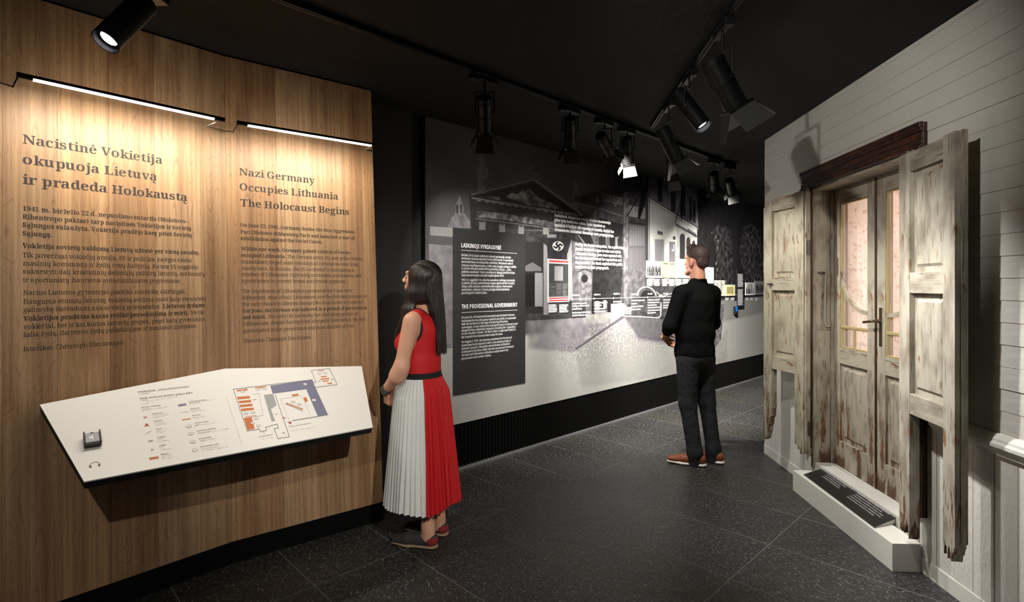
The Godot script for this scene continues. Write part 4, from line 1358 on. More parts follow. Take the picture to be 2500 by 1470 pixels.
func print_crowd(c: Array, seed_: int, rows: int):
	var g := RandomNumberGenerator.new()
	g.seed = seed_
	var s: Vector2 = c[1]
	var z: float = c[2]
	for tone in [[M.photo_dark, 0.0006], [M.photo_mid, 0.0004]]:
		var st := new_st()
		for r in rows:
			for i in 11:
				var x := (i + 0.5 + g.randf_range(-0.3, 0.3)) / 11.0 * s.x * 0.94 + s.x * 0.03
				var y := (0.12 + 0.5 * r / maxf(1.0, rows)) * s.y
				var h := s.y * g.randf_range(0.26, 0.40) * (1.0 if rows > 1 else 1.5)
				var w := s.x * g.randf_range(0.022, 0.038)
				add_prism(st, PackedVector2Array([Vector2(x - w, y), Vector2(x + w, y), Vector2(x + w * 0.9, y + h * 0.75), Vector2(x + w * 0.4, y + h), Vector2(x - w * 0.4, y + h), Vector2(x - w * 0.9, y + h * 0.75)]), z + tone[1], z + tone[1])
		obj("printed_figures", st.commit(), tone[0], c[0])

func wall_panels():
	# dark panel about the provisional government
	var c := card("information_board", "tall dark grey text panel headed LAIKINOJI VYRIAUSYBĖ on the mural", "text panel", 1105.0, 555.5, 1281.5, 967.0, M.panel_dark, 0.003)
	var tp: Node3D = c[0]
	var fr := tp.transform
	var z := 0.0056
	var w := func(s, x, y, r, cap_, b): write_px(tp, fr, s, 1090.0 + x / 3.5, 560.0 + y / 3.5, 1090.0 + r / 3.5, cap_, z, M.white_ink, "sans_bold" if b else "sans")
	w.call("LAIKINOJI VYRIAUSYBĖ", 127, 153, 466, 0.034, true)
	w.call("THE PROVISIONAL GOVERNMENT", 130, 678, 605, 0.034, true)
	var lines := [["Birželio 24 d. Kaune sudaryta Laikinoji vyriausybė, kurioje", 228, 550], ["dominavo Lietuvių aktyvistų fronto (LAF) nariai. Ši vyriausybė", 256, 572], ["bendradarbiavo su okupantais vokiečiais, tikėdamasi atkurti", 285, 567], ["Lietuvos nepriklausomybę. Ji laikė save naująja Lietuvos valdžia", 315, 595], ["ir priėmė nemažai antisemitinių potvarkių, tarp jų – „Žydų", 342, 550], ["padėties nuostatus“. Nacių nurodymu ji taipogi patvirtino lėšas", 371, 584], ["žydų koncentracijos stovyklai Septintajame forte.", 400, 492],
		["1941 m. rugpjūčio 5 d. vokiečiai panaikino Laikinąją vyriausybę", 441, 584], ["ir pakeitė ją nauju patariamuoju organu (generaliniais tarėjais).", 468, 583], ["Toliau veikė Lietuvos administraciniai organai. Vadovaujant", 497, 562], ["vokiečiams, vokiečių ir lietuvių įstaigos bendradarbiavo", 525, 538], ["persekiojant ir žudant žydus.", 553, 348],
		["On June 24, a Provisional Government was formed in Kaunas.", 763, 583], ["Dominated by the Lithuanian Activist Front (LAF), it cooperated", 793, 592], ["with the Germans in the hope of restoring Lithuanian", 820, 523], ["sovereignty. It saw itself as the new government of Lithuania and", 848, 606], ["adopted many antisemitic measures, including the “regulations", 875, 592], ["on the situation of Jews”. On Nazi orders, it approved funds for", 902, 592], ["the Seventh Fort concentration camp for Jews.", 932, 480],
		["On August 5, 1941, the Germans abolished the Provisional", 973, 558], ["Government and replaced it with a new advisory body of", 1002, 550], ["General Counsels. Lithuanian administrative institutions", 1030, 542], ["continued to function. Under German operational command,", 1058, 575], ["German and Lithuanian institutions cooperated in the", 1086, 527], ["persecution and murder of Jews.", 1115, 382]]
	for q in lines: w.call(q[0], 129, q[1], q[2], 0.0185, false)
	for q in [[127, 178, 602], [130, 711, 605]]:
		var a := on(fr, 1090 + q[0] / 3.5, 560 + q[1] / 3.5, z)
		var b := on(fr, 1090 + q[2] / 3.5, 560 + q[1] / 3.5, z)
		slab("rule", Vector3(a.x, a.y - 0.0015, 0.005), Vector3(b.x, a.y + 0.0015, z), M.white_ink, tp)
	# poster: a plain stand-in with red bands, dark field and columns of print
	c = card("propaganda_poster", "small red, white and dark wartime poster on the mural beside text", "poster", 1336.5, 632.0, 1388.8, 738.5, M.paper_white, 0.003)
	print_rect(c, M.photo_dark, 0.04, 0.125, 0.96, 0.90, "dark_field")
	print_rect(c, M.poster_red, 0.05, 0.925, 0.95, 0.975, "red_band")
	print_rect(c, M.poster_red, 0.05, 0.075, 0.95, 0.11, "red_band")
	print_rect(c, M.poster_red, 0.05, 0.02, 0.95, 0.055, "red_band")
	for k in 3: print_lines(c, M.photo_mid, 0.08 + 0.30 * k, 0.34 + 0.30 * k, 0.14, 0.44, 14, "text_column", 0.15)
	print_rect(c, M.photo_mid, 0.30, 0.50, 0.70, 0.84, "picture_field", 0.0007)
	for k in 2:
		c = card("caption_label", ["small white Lithuanian caption under the red wartime poster", "small white English caption under the red wartime poster"][k], "caption", 1337.0 + 27.0 * k, 742.5, 1361.0 + 27.0 * k, 765.0, M.photo_dark, 0.0012, "captions under the poster")
		print_lines(c, M.white_ink, 0.03, 0.98, 0.06, 0.97, 9)
	# documents and photographs along the timeline
	c = card("photograph_print", "black and white group photograph panel beside the yellow notice", "photograph", 1577.3, 636.5, 1613.4, 678.0, M.paper_white, 0.006)
	print_crowd(c, 5, 2)
	c = card("document_print", "yellow two-column printed notice panel on the mural", "document", 1615.3, 638.5, 1647.9, 678.0, M.paper_yellow, 0.006)
	for k in 2:
		print_rect(c, M.photo_dark, 0.09 + 0.47 * k, 0.85, 0.42 + 0.47 * k, 0.905, "heading_print")
		print_lines(c, M.sign_ink, 0.07 + 0.47 * k, 0.46 + 0.47 * k, 0.08, 0.80, 16, "text_column", 0.2)
	c = card("document_print", "tall cream letter panel behind the man's face", "document", 1649.8, 631.5, 1697.0, 678.5, M.paper_cream, 0.006)
	print_lines(c, M.ink_pale, 0.08, 0.92, 0.08, 0.80, 16)
	c = card("document_print", "plain off-white letter panel beside the man's neck", "document", 1716.0, 652.0, 1741.2, 692.0, M.paper_white, 0.006)
	print_lines(c, M.ink_pale, 0.08, 0.9, 0.25, 0.9, 12)
	c = card("document_print", "cream cartoon sheet panel by the man's shoulder", "document", 1744.0, 684.5, 1768.2, 723.0, M.paper_cream, 0.006)
	print_lines(c, M.photo_mid, 0.12, 0.55, 0.15, 0.9, 8, "drawing", 0.7)
	print_lines(c, M.ink_grey, 0.55, 0.88, 0.1, 0.95, 11, "drawing", 0.8)
	c = card("document_print", "pale yellow handwritten card panel beside the tall black panel", "document", 1769.4, 695.3, 1793.4, 722.8, M.paper_pale, 0.006)
	print_rect(c, M.paper_yellow, 0.12, 0.12, 0.9, 0.85, "yellow_field")
	var sv: Array = [c[0], c[1], c[2] + 0.0005]
	print_lines(sv, M.ink_grey, 0.15, 0.85, 0.2, 0.8, 7)
	c = card("information_board", "narrow black text panel above the blue-screened device", "text panel", 1798.6, 658.5, 1815.8, 755.0, M.panel_black, 0.006)
	print_lines(c, M.white_ink, 0.07, 0.88, 0.56, 0.90, 18)
	print_lines(c, M.white_ink, 0.07, 0.88, 0.09, 0.51, 22)
	c = card("photograph_print", "black and white photograph of people before a windowed wall", "photograph", 1819.2, 690.0, 1840.0, 721.0, M.paper_white, 0.006)
	for k in 4: print_rect(c, M.photo_dark, 0.26 + 0.15 * k, 0.62, 0.34 + 0.15 * k, 0.92, "window_print")
	print_crowd(c, 8, 1)
	c = card("photograph_print", "dark crowd photograph panel at the house corner", "photograph", 1842.2, 686.0, 1870.0, 719.5, M.photo_mid, 0.006)
	print_crowd(c, 11, 3)
	var caps := [[1578, 1595], [1597, 1613], [1616, 1631], [1633, 1647], [1650, 1665], [1667, 1682], [1770, 1780], [1783, 1793], [1820, 1828], [1831, 1839], [1843, 1851]]
	var of := ["the group photograph", "the group photograph", "the yellow notice", "the yellow notice", "the tall cream letter", "the tall cream letter", "the handwritten card", "the handwritten card", "the windowed-wall photograph", "the windowed-wall photograph", "the dark crowd photograph"]
	for i in caps.size():
		var far: bool = caps[i][0] > 1700
		var y0 := 726.5 if far else 680.5
		c = card("caption_label", ["Lithuanian", "English"][0 if i in [0, 2, 4, 6, 8, 10] else 1] + " small print caption below " + of[i], "caption", caps[i][0], y0, caps[i][1], y0 + (8.0 if far else 19.0 - 0.5 * (i % 2)), M.photo_dark if not far else M.photo_mid, 0.001, "captions below " + of[i])
		print_lines(c, M.paper_white, 0.02, 0.98, 0.02, 0.98, 4 if far else 9)
	# small device with a blue screen
	var p := on(mural, 1789, 766); var q := on(mural, 1796.2, 748)
	var t := thing("audio_device", "small black wall device with a bright blue screen", "audio guide", mural * at(Vector3(p.x, p.y, 0)))
	var s := Vector2(q.x - p.x, q.y - p.y)
	slab("body", Vector3(0, 0, 0.002), Vector3(s.x, s.y, 0.03), M.device, t, 0.004)
	slab("screen", Vector3(s.x * 0.30, s.y * 0.30, 0.03), Vector3(s.x * 0.96, s.y * 0.97, 0.032), M.blue_screen, t)
	slab("holder", Vector3(s.x * 0.1, -s.y * 0.12, 0.002), Vector3(s.x * 0.9, s.y * 0.2, 0.038), M.device, t, 0.003)

# ---------------------------------------------------------------- the old house front
func piece(called: String, lo: Vector3, hi: Vector3, m: Material, parent: Node, level := false, ch := 0.002) -> MeshInstance3D:
	var c := (lo + hi) / 2
	return slab(called, lo, hi, m, parent, ch, 1.0, level, Vector2(rng.randf(), 1.3 + rng.randf() * 0.6) if level else Vector2(rng.randf(), c.y))

func house_front():
	var w := thing("wall_house", "white painted timber house front of horizontal boards", "wall", house, "", "structure")
	var s0 := 0.0; var s1 := 4.3
	var d0 := 0.83; var d1 := 1.945; var dh := 2.215
	for q in [[Vector3(s0, 0, -0.13), Vector3(d0, CEIL, -0.02)], [Vector3(d1, 0, -0.13), Vector3(s1, CEIL, -0.02)], [Vector3(d0, dh, -0.13), Vector3(d1, CEIL, -0.02)]]:
		slab("wall_core", q[0], q[1], M.white_paint, w)
	var y := 0.862
	var bh := 0.0955
	var i := 0
	while y < CEIL - 0.005:
		var top := minf(y + bh, CEIL - 0.001)
		var runs := [[s0, d0 - 0.04], [d1 + 0.04, s1]] if y < dh + 0.04 else [[s0, s1]]
		for r in runs:
			var tilt := 0.0035 + rng.randf() * 0.002
			var o := slab("siding_board", Vector3(r[0], y, -0.022), Vector3(r[1], top - 0.0006, -0.004 + rng.randf() * 0.0025), M.white_board, w, 0.0016)
			o.rotation.x = -tilt / bh * 0.6
		y += bh
		i += 1
	var x := s0
	while x < s1:                                            # upright boards of the dado
		var nx := x + 0.113 + rng.randf() * 0.006
		if not (nx > d0 - 0.02 and x < d1 + 0.02):
			slab("dado_board", Vector3(x, 0.083, -0.022), Vector3(minf(nx, s1) - 0.0015, 0.772 if x > d0 else 0.861, -0.003 + rng.randf() * 0.003), M.white_plank, w, 0.002)
		x = nx
	var prof := PackedVector2Array([Vector2(-0.02, 0.765), Vector2(0.012, 0.765), Vector2(0.014, 0.775), Vector2(0.022, 0.785), Vector2(0.034, 0.803), Vector2(0.034, 0.818), Vector2(0.026, 0.828), Vector2(0.024, 0.838), Vector2(0.010, 0.858), Vector2(-0.02, 0.866)])
	for r in [[2.08, s1]]:
		var o := obj("dado_rail", prism(prof, 0, r[1] - r[0]), M.white_plank, w)
		o.transform = Transform3D(Basis(Vector3(0, 0, 1), Vector3(0, 1, 0), Vector3(-1, 0, 0)), Vector3(r[1], 0, 0))
	var b := thing("baseboard_house", "smooth white skirting along the foot of the house front", "skirting", house, "", "structure")
	for r in [[s0, d0], [d1, s1]]:
		slab("skirting_board", Vector3(r[0], 0.0005, -0.02), Vector3(r[1], 0.083, 0.004), M.white_paint, b, 0.001)
	# the door opening: stained head casing, painted reveals
	var c := thing("door_frame", "old door frame with dark brown moulded head and peeling grey reveals", "door frame", house)
	var hl := 0.738; var hr := 2.027
	for q in [[2.222, 2.345, 0.0, 0.020], [2.318, 2.347, 0.020, 0.040], [2.300, 2.318, 0.020, 0.031], [2.262, 2.296, 0.020, 0.026], [2.232, 2.256, 0.020, 0.029], [2.217, 2.230, 0.018, 0.034]]:
		var o := slab("head_moulding", Vector3(hl, q[0], q[2]), Vector3(hr, q[1], q[3]), M.brown, c, 0.0015, 1.0, true, Vector2(rng.randf(), rng.randf()))
		o.name = "head_moulding"
	for q in [[hl, 1], [hr, -1]]:
		for e in [[0.0, 0.112, 0.0, 0.020], [0.0, 0.026, 0.020, 0.040], [0.030, 0.046, 0.020, 0.031], [0.060, 0.080, 0.020, 0.029], [0.092, 0.108, 0.018, 0.034]]:
			var a: float = q[0] + q[1] * e[0]
			var bb: float = q[0] + q[1] * e[1]
			piece("side_moulding", Vector3(minf(a, bb), 0.30 + 0.03 * e[0] * 10, e[2]), Vector3(maxf(a, bb), 2.222, e[3]), M.paint_blue if e[0] > 0.05 else M.brown, c)
	piece("side_reveal", Vector3(d0, 0.16, -0.15), Vector3(d0 + 0.018, dh - 0.018, -0.001), M.paint_blue, c)
	piece("side_reveal", Vector3(d1 - 0.018, 0.16, -0.15), Vector3(d1, dh - 0.018, -0.001), M.paint_blue, c)
	piece("head_reveal", Vector3(d0, dh - 0.018, -0.15), Vector3(d1, dh, -0.001), M.paint_blue, c, true)
	for q in [[d0 + 0.018, 0.006], [d0 + 0.018, 0.0]]:
		piece("rebate_strip", Vector3(q[0], 0.2, -0.15), Vector3(q[0] + 0.012 + q[1], dh - 0.02, -0.128), M.paint, c)
	for q in [[Vector3(d0, 0.199, -0.202), Vector3(d0 + 0.05, dh, -0.1905)], [Vector3(d1 - 0.05, 0.199, -0.202), Vector3(d1, dh, -0.1905)], [Vector3(d0 + 0.05, 2.17, -0.202), Vector3(d1 - 0.05, dh, -0.1905)]]:
		slab("added_leak_stop", q[0], q[1], M.paint, c, 0.001)  # strips added behind the leaf edges to keep cabinet light from leaking
	for q in [[Vector3(0.702, 0.199, -0.19), Vector3(0.8655, 2.215, -0.1505)], [Vector3(1.9155, 0.199, -0.19), Vector3(2.058, 2.215, -0.1505)], [Vector3(0.702, 2.1955, -0.19), Vector3(2.058, 2.498, -0.1505)]]:
		slab("added_leak_block", q[0], q[1], M.paint, c)  # unseen filler added beside and over the leaves to block cabinet light
	for q in [[Vector3(0.702, 0.199, -0.1505), Vector3(0.8295, 2.215, -0.1315)], [Vector3(1.9455, 0.199, -0.1505), Vector3(2.058, 2.215, -0.1315)], [Vector3(0.702, 2.2155, -0.1505), Vector3(2.058, 2.498, -0.1315)]]:
		slab("added_leak_block", q[0], q[1], M.paint, c)  # second layer of added filler, closing the light gap behind the wall core
	# iron hook hanging on the left reveal
	var hk := thing("iron_hook", "long painted iron hook hanging on the grey door reveal", "hook", house)
	var hx := d0 + 0.022
	obj("eye_screw", tube([Vector3(hx - 0.004, 1.592, -0.075), Vector3(hx + 0.022, 1.594, -0.075), Vector3(hx + 0.024, 1.594, -0.055), Vector3(hx + 0.024, 1.592, -0.03)], 0.006, 8), M.iron, hk)
	obj("hook_rod", tube([Vector3(hx + 0.02, 1.59, -0.085), Vector3(hx + 0.012, 1.575, -0.095), Vector3(hx + 0.010, 1.56, -0.088), Vector3(hx + 0.010, 1.45, -0.085), Vector3(hx + 0.009, 1.25, -0.084), Vector3(hx + 0.009, 1.215, -0.088), Vector3(hx + 0.012, 1.20, -0.10), Vector3(hx + 0.014, 1.203, -0.118)], 0.0075, 8), M.paint_blue, hk)
	slab("hook_plate", Vector3(hx - 0.004, 1.172, -0.13), Vector3(hx + 0.002, 1.212, -0.035), M.paint_blue, hk, 0.002)
	door_leaves()
	shutters()
	step_and_plate()
	backlight_cabinet()

func raised_panel(parent: Node, lo: Vector3, hi: Vector3, m: Material, inset: float, called := "panel"):
	var o := piece(called, lo, Vector3(hi.x, hi.y, hi.z - 0.010), m, parent, false, 0.0)
	var st := new_st()                                       # raised field with a bevel round it
	var a := [Vector2(lo.x + inset, lo.y + inset), Vector2(hi.x - inset, lo.y + inset), Vector2(hi.x - inset, hi.y - inset), Vector2(lo.x + inset, hi.y - inset)]
	var g := 0.014
	var b := [a[0] + Vector2(g, g), a[1] + Vector2(-g, g), a[2] + Vector2(-g, -g), a[3] + Vector2(g, -g)]
	var zl := hi.z - 0.010; var zh := hi.z
	var off := Vector2(rng.randf(), 0)
	var uv := func(p: Vector3): return Vector2(p.x + off.x, 1.0 - p.y)
	var up := [Vector3(b[0].x, b[0].y, zh), Vector3(b[1].x, b[1].y, zh), Vector3(b[2].x, b[2].y, zh), Vector3(b[3].x, b[3].y, zh)]
	tri(st, up[0], up[1], up[2], Vector3.BACK, uv.call(up[0]), uv.call(up[1]), uv.call(up[2]))
	tri(st, up[0], up[2], up[3], Vector3.BACK, uv.call(up[0]), uv.call(up[2]), uv.call(up[3]))
	for i in 4:
		var j := (i + 1) % 4
		var q := [Vector3(a[i].x, a[i].y, zl), Vector3(a[j].x, a[j].y, zl), up[j], up[i]]
		var n: Vector3 = (q[1] - q[0]).cross(q[2] - q[0]).normalized()
		if n.z < 0: n = -n
		tri(st, q[0], q[1], q[2], n, uv.call(q[0]), uv.call(q[1]), uv.call(q[2]))
		tri(st, q[0], q[2], q[3], n, uv.call(q[0]), uv.call(q[2]), uv.call(q[3]))
	obj("raised_field", st.commit(), m, o, at(-(lo + Vector3(hi.x, hi.y, hi.z - 0.010)) / 2))

func curve_bar(parent: Node, pts: Array, wid: float, z0: float, z1: float, m: Material, called: String):
	var outer := PackedVector2Array(); var inner := PackedVector2Array()
	for i in pts.size():
		var d: Vector2 = (pts[mini(i + 1, pts.size() - 1)] - pts[maxi(i - 1, 0)]).normalized()
		outer.append(pts[i] + d.orthogonal() * wid / 2)
		inner.append(pts[i] - d.orthogonal() * wid / 2)
	inner.reverse()
	outer.append_array(inner)
	obj(called, prism(outer, z0, z1), m, parent)

func door_leaves():
	var z1 := -0.15; var z0 := -0.19
	for side in 2:
		var lab: String = ["peeling cream door leaf beside the grey reveal, without a handle", "peeling cream door leaf carrying the lever handle"][side]
		var t := thing("door_leaf", lab, "door", house, "pair of glazed door leaves")
		var L := 0.866 if side == 0 else 1.362
		var R := 1.346 if side == 0 else 1.915
		var gl := 0.934 if side == 0 else 1.442
		var gr := 1.260 if side == 0 else 1.815
		var m: Material = M.paint
		piece("stile", Vector3(L, 0.2, z0), Vector3(gl, 2.195, z1), m, t)
		piece("stile", Vector3(gr, 0.2, z0), Vector3(R, 2.195, z1), m, t)
		piece("top_rail", Vector3(gl, 2.085, z0), Vector3(gr, 2.195, z1), m, t, true)
		piece("lock_rail", Vector3(gl, 0.94, z0), Vector3(gr, 1.055, z1), m, t, true)
		piece("bottom_rail", Vector3(gl, 0.2, z0), Vector3(gr, 0.385, z1), m, t)
		raised_panel(t, Vector3(gl, 0.385, z0 + 0.004), Vector3(gr, 0.94, z1 - 0.008), m, 0.03)
		# glazing bars and beads
		var zb0 := z0 + 0.016; var zb1 := z1 - 0.006
		slab("glazing_bar", Vector3(gl, 1.192, zb0), Vector3(gr, 1.214, zb1), M.bead, t, 0.004)
		var mx := (gl + gr) / 2 - 0.005
		slab("glazing_bar", Vector3(mx - 0.008, 1.055, zb0), Vector3(mx + 0.008, 1.192, zb1), M.bead, t, 0.004)
		for q in [[Vector3(gl, 1.055, zb0), Vector3(gl + 0.009, 2.085, zb1)], [Vector3(gr - 0.006, 1.055, zb0), Vector3(gr, 2.085, zb1)], [Vector3(gl, 2.078, zb0), Vector3(gr, 2.085, zb1)], [Vector3(gl, 1.055, zb0), Vector3(gr, 1.066, zb1)]]:
			slab("bead", q[0], q[1], M.bead, t, 0.002)
		var pts := []
		for i in 15:
			var u := i / 14.0
			var an := PI + PI / 2 * u                     # quarter of an ellipse bowing down
			var px := gr + cos(an) * (gr - gl)
			if side == 1: px = gl - cos(an) * (gr - gl)
			pts.append(Vector2(px, 1.605 + sin(an) * 0.29))
		curve_bar(t, pts, 0.026, zb0, zb1, M.paint_cream, "curved_glazing_bar")
		for q in [[gl, gr, 1.214, 2.085], [gl, mx - 0.008, 1.055, 1.192], [mx + 0.008, gr, 1.055, 1.192]]:
			slab("pane", Vector3(q[0], q[2], z0 + 0.012), Vector3(q[1], q[3], z0 + 0.015), M.glass, t)
		if side == 0:
			piece("meeting_strip", Vector3(1.3465, 0.2, z0 + 0.01), Vector3(1.3612, 2.19, z1 + 0.006), M.brown, t)
		else:
			slab("handle_plate", Vector3(1.388, 1.115, z1), Vector3(1.416, 1.36, z1 + 0.004), M.brass, t, 0.002)
			var h := obj("lever_handle", tube([Vector3(1.402, 1.275, z1), Vector3(1.402, 1.275, z1 + 0.045), Vector3(1.398, 1.274, z1 + 0.053), Vector3(1.385, 1.272, z1 + 0.055), Vector3(1.315, 1.262, z1 + 0.055)], 0.0085, 10), M.brass, t)
			obj("neck", lathe([Vector2(0, 0), Vector2(0.013, 0), Vector2(0.013, 0.012), Vector2(0.009, 0.014), Vector2(0, 0.014)], 14), M.brass, h, Transform3D(Basis(Vector3.RIGHT, Vector3.BACK, Vector3.UP), Vector3(1.402, 1.275, z1 + 0.004)))
	var st := thing("door_sill", "white base block carrying the old door leaves", "sill", house)
	slab("block", Vector3(0.83, 0.0005, -0.40), Vector3(1.945, 0.198, -0.021), M.white_paint, st)

func jag(x0: float, x1: float, y: float, top: float, amp: float, n: int, lean: float, seed_: int) -> PackedVector2Array:   # a stile with a rotten, broken foot
	var g := RandomNumberGenerator.new()
	g.seed = seed_
	var p := PackedVector2Array([Vector2(x0, top)])
	for i in n + 1:
		var u := float(i) / n
		p.append(Vector2(lerpf(x0, x1, u), y + lean * u + (g.randf() - 0.35) * amp))
	p.append(Vector2(x1, top))
	return p

func shutter(fr: Transform3D, wd: float, m: Material, right: bool, label: String):
	var t := thing("shutter", label, "shutter", house * fr, "pair of open shutters")
	var th := 0.046
	var inner := 0.097 if right else 0.085
	var outer := wd - (0.085 if right else 0.092)
	# the free edge stile and the hinge stile, both with broken feet
	var a: PackedVector2Array
	var b: PackedVector2Array
	if right:
		a = jag(0.0, inner, 0.225, 2.18, 0.085, 13, 0.0, 4)
		b = jag(outer, wd, 0.30, 2.185, 0.09, 13, -0.01, 9)
	else:
		a = PackedVector2Array([Vector2(0.0, 2.165), Vector2(0.0, 0.27), Vector2(0.02, 0.285), Vector2(0.028, 0.31), Vector2(0.034, 0.34), Vector2(0.044, 0.35), Vector2(0.048, 0.395), Vector2(0.058, 0.40), Vector2(0.064, 0.46), Vector2(0.076, 0.47), Vector2(0.08, 0.53), Vector2(inner, 0.535), Vector2(inner, 2.17)])
		b = jag(outer, wd, 0.295, 2.185, 0.07, 13, 0.0, 6)
	for q in [a, b]: obj("stile", prism(q, -th, 0.0, 1.0, Vector2(rng.randf(), 0)), m, t)
	piece("top_rail", Vector3(inner, 2.08, -th), Vector3(outer, 2.178, -0.001), m, t, true)
	piece("middle_rail", Vector3(inner, 1.46, -th), Vector3(outer, 1.565, -0.0005), m, t, true)
	piece("bottom_rail", Vector3(inner, 0.845, -th), Vector3(outer, 0.95, -0.0005), m, t, true)
	raised_panel(t, Vector3(inner, 1.565, -0.038), Vector3(outer, 2.08, -0.014), m, 0.028)
	raised_panel(t, Vector3(inner, 0.95, -0.038), Vector3(outer, 1.46, -0.014), m, 0.028)
	if right:
		var g := jag(wd + 0.001, wd + 0.004, 0.36, 2.19, 0.03, 3, 0.0, 3)   # grey strip on the meeting edge
		obj("edge_strip", prism(g, -th - 0.004, -0.024, 1.0, Vector2(0.3, 0)), M.paint, t)
	else:
		var g := jag(-0.034, -0.006, 0.262, 2.125, 0.012, 4, 0.0, 5)        # rebated strip along the free edge
		obj("rebate_strip", prism(g, -th + 0.002, -0.016, 1.0, Vector2(0.6, 0)), m, t)
		obj("hook", tube([Vector3(0.03, 1.515, 0.003), Vector3(0.055, 1.512, 0.006), Vector3(0.085, 1.516, 0.007), Vector3(0.105, 1.508, 0.012), Vector3(0.115, 1.518, 0.012)], 0.003, 6), M.iron, t)
		obj("hook", tube([Vector3(0.075, 1.514, 0.006), Vector3(0.075, 1.50, 0.010), Vector3(0.083, 1.488, 0.012), Vector3(0.092, 1.495, 0.012), Vector3(0.092, 1.512, 0.008)], 0.003, 6), M.iron, t)
		var hb := jag(wd + 0.0005, wd + 0.012, 0.32, 2.18, 0.03, 3, 0.0, 8)
		obj("hinge_edge", prism(hb, -th, -0.010, 1.0, Vector2(0.1, 0)), M.paint, t)
		for hy in [0.42, 1.72]:
			obj("hinge", lathe([Vector2(0, 0), Vector2(0.009, 0), Vector2(0.009, 0.10), Vector2(0.006, 0.106), Vector2(0, 0.108)], 12), M.iron, t, at(Vector3(wd + 0.020, hy, -0.03)))

func shutters():
	var fr := Transform3D(Basis(Vector3(0.992, 0, 0.124), Vector3.UP, Vector3(-0.124, 0, 0.992)), Vector3(1.965, 0, 0.10))
	shutter(fr, 0.461, M.paint_grey, true, "weathered grey shutter with rust-brown flaking, far from the mural")
	var fl := Transform3D(Basis(Vector3(0.970, 0, -0.244), Vector3.UP, Vector3(0.244, 0, 0.970)), Vector3(0.512, 0, 0.205))
	shutter(fl, 0.431, M.paint_cream, false, "cream painted shutter with an iron hook, next to the mural")

func step_and_plate():
	var t := thing("step_plinth", "low white step block in front of the old door", "plinth", house)
	slab("block", Vector3(0.876, 0.0005, 0.005), Vector3(1.989, 0.148, 0.150), M.white_paint, t, 0.001)
	var fl := Vector3(0.985, 0.1555, 0.125); var fr := Vector3(1.815, 0.1555, 0.138)
	var br := Vector3(1.71, 0.199, -0.11); var bl := Vector3(0.893, 0.199, -0.135)
	var p := thing("text_plate", "sloping black text plate lying on the white step", "text panel", house)
	plate = frame(fl, fr - fl, bl - fl)
	var inv := plate.affine_inverse()
	var pl := PackedVector2Array()
	for q in [fl, fr, br, bl]:
		var v := inv * (q as Vector3)
		pl.append(Vector2(v.x, v.y))
	obj("plate", prism(pl, -0.004, 0.0), M.panel_black, p, plate)
	var st := new_st()                                       # white wedge under it
	var q := [fl + Vector3(0.004, -0.006, 0), fr + Vector3(-0.002, -0.006, 0), br + Vector3(-0.004, -0.006, 0), bl + Vector3(0.004, -0.006, 0)]
	var lo := []
	for v in q: lo.append(Vector3(v.x, 0.1485 if v.z > 0 else 0.199 - 0.008, v.z))
	for i in 4:
		var j := (i + 1) % 4
		var n: Vector3 = (q[j] - q[i]).cross(Vector3.UP).normalized()
		tri(st, q[i], q[j], lo[j], n)
		tri(st, q[i], lo[j], lo[i], n)
	tri(st, q[0], q[1], q[2], Vector3.UP); tri(st, q[0], q[2], q[3], Vector3.UP)
	var side := new_st()
	add_prism(side, PackedVector2Array([Vector2(0, 0.1485), Vector2(0.25, 0.1485), Vector2(0.25, 0.188), Vector2(0, 0.150)]), 0.0, 0.002)
	obj("wedge", st.commit(), M.white_paint, p)
	obj("wedge_cheek", side.commit(), M.white_paint, p, Transform3D(Basis(Vector3(-0.40, 0, -0.916), Vector3.UP, Vector3(0.916, 0, -0.40)), Vector3(1.808, 0, 0.130)))
	var depth := pl[3].y
	var lt := [["Durys su mezuza ant staktos", true], ["Vilijampolė, Kaunas", true], ["Šios durys yra iš žydų namo Vilijampolės", false], ["priemiestyje, Kaune. Karo metais namas", false], ["buvo Kauno geto dalis. Pagal žydų tradiciją", false], ["prie durų staktos tvirtinama mezuza", false], ["primena sandorą su Dievu. Namų", false], ["palaiminimas užrašytas pergamente.", false]]
	var en := [["Door with mezuzah on frame", true], ["Vilijampolė, Kaunas", true], ["The doors are from a Jewish house in the", false], ["Slobodka neighborhood of Kaunas. The house", false], ["became part of the Kaunas ghetto during the war.", false], ["Following Jewish tradition, a Mezuzah was", false], ["affixed to the doorpost to remind Jews of their", false], ["covenant with God. A prayer, blessing the house,", false], ["was on parchment contained in the mezuzah.", false]]
	for blk in [[lt, 0.055], [en, 0.40]]:
		var v := depth - 0.030
		for l in blk[0]:
			var sk := -(depth - v) * 0.0
			var x: float = blk[1] + sk - v / depth * 0.085 + 0.05
			var ln: String = l[0]
			write(p, ln, Vector2(x, v), ln.length() * (0.0072 if l[1] else 0.0066), 0.0098 if l[1] else 0.0088, 0.0006, M.white_ink, "sans_bold" if l[1] else "sans").transform = plate * Transform3D(Basis(), Vector3()) * p.get_child(p.get_child_count() - 1).transform
			v -= 0.0205

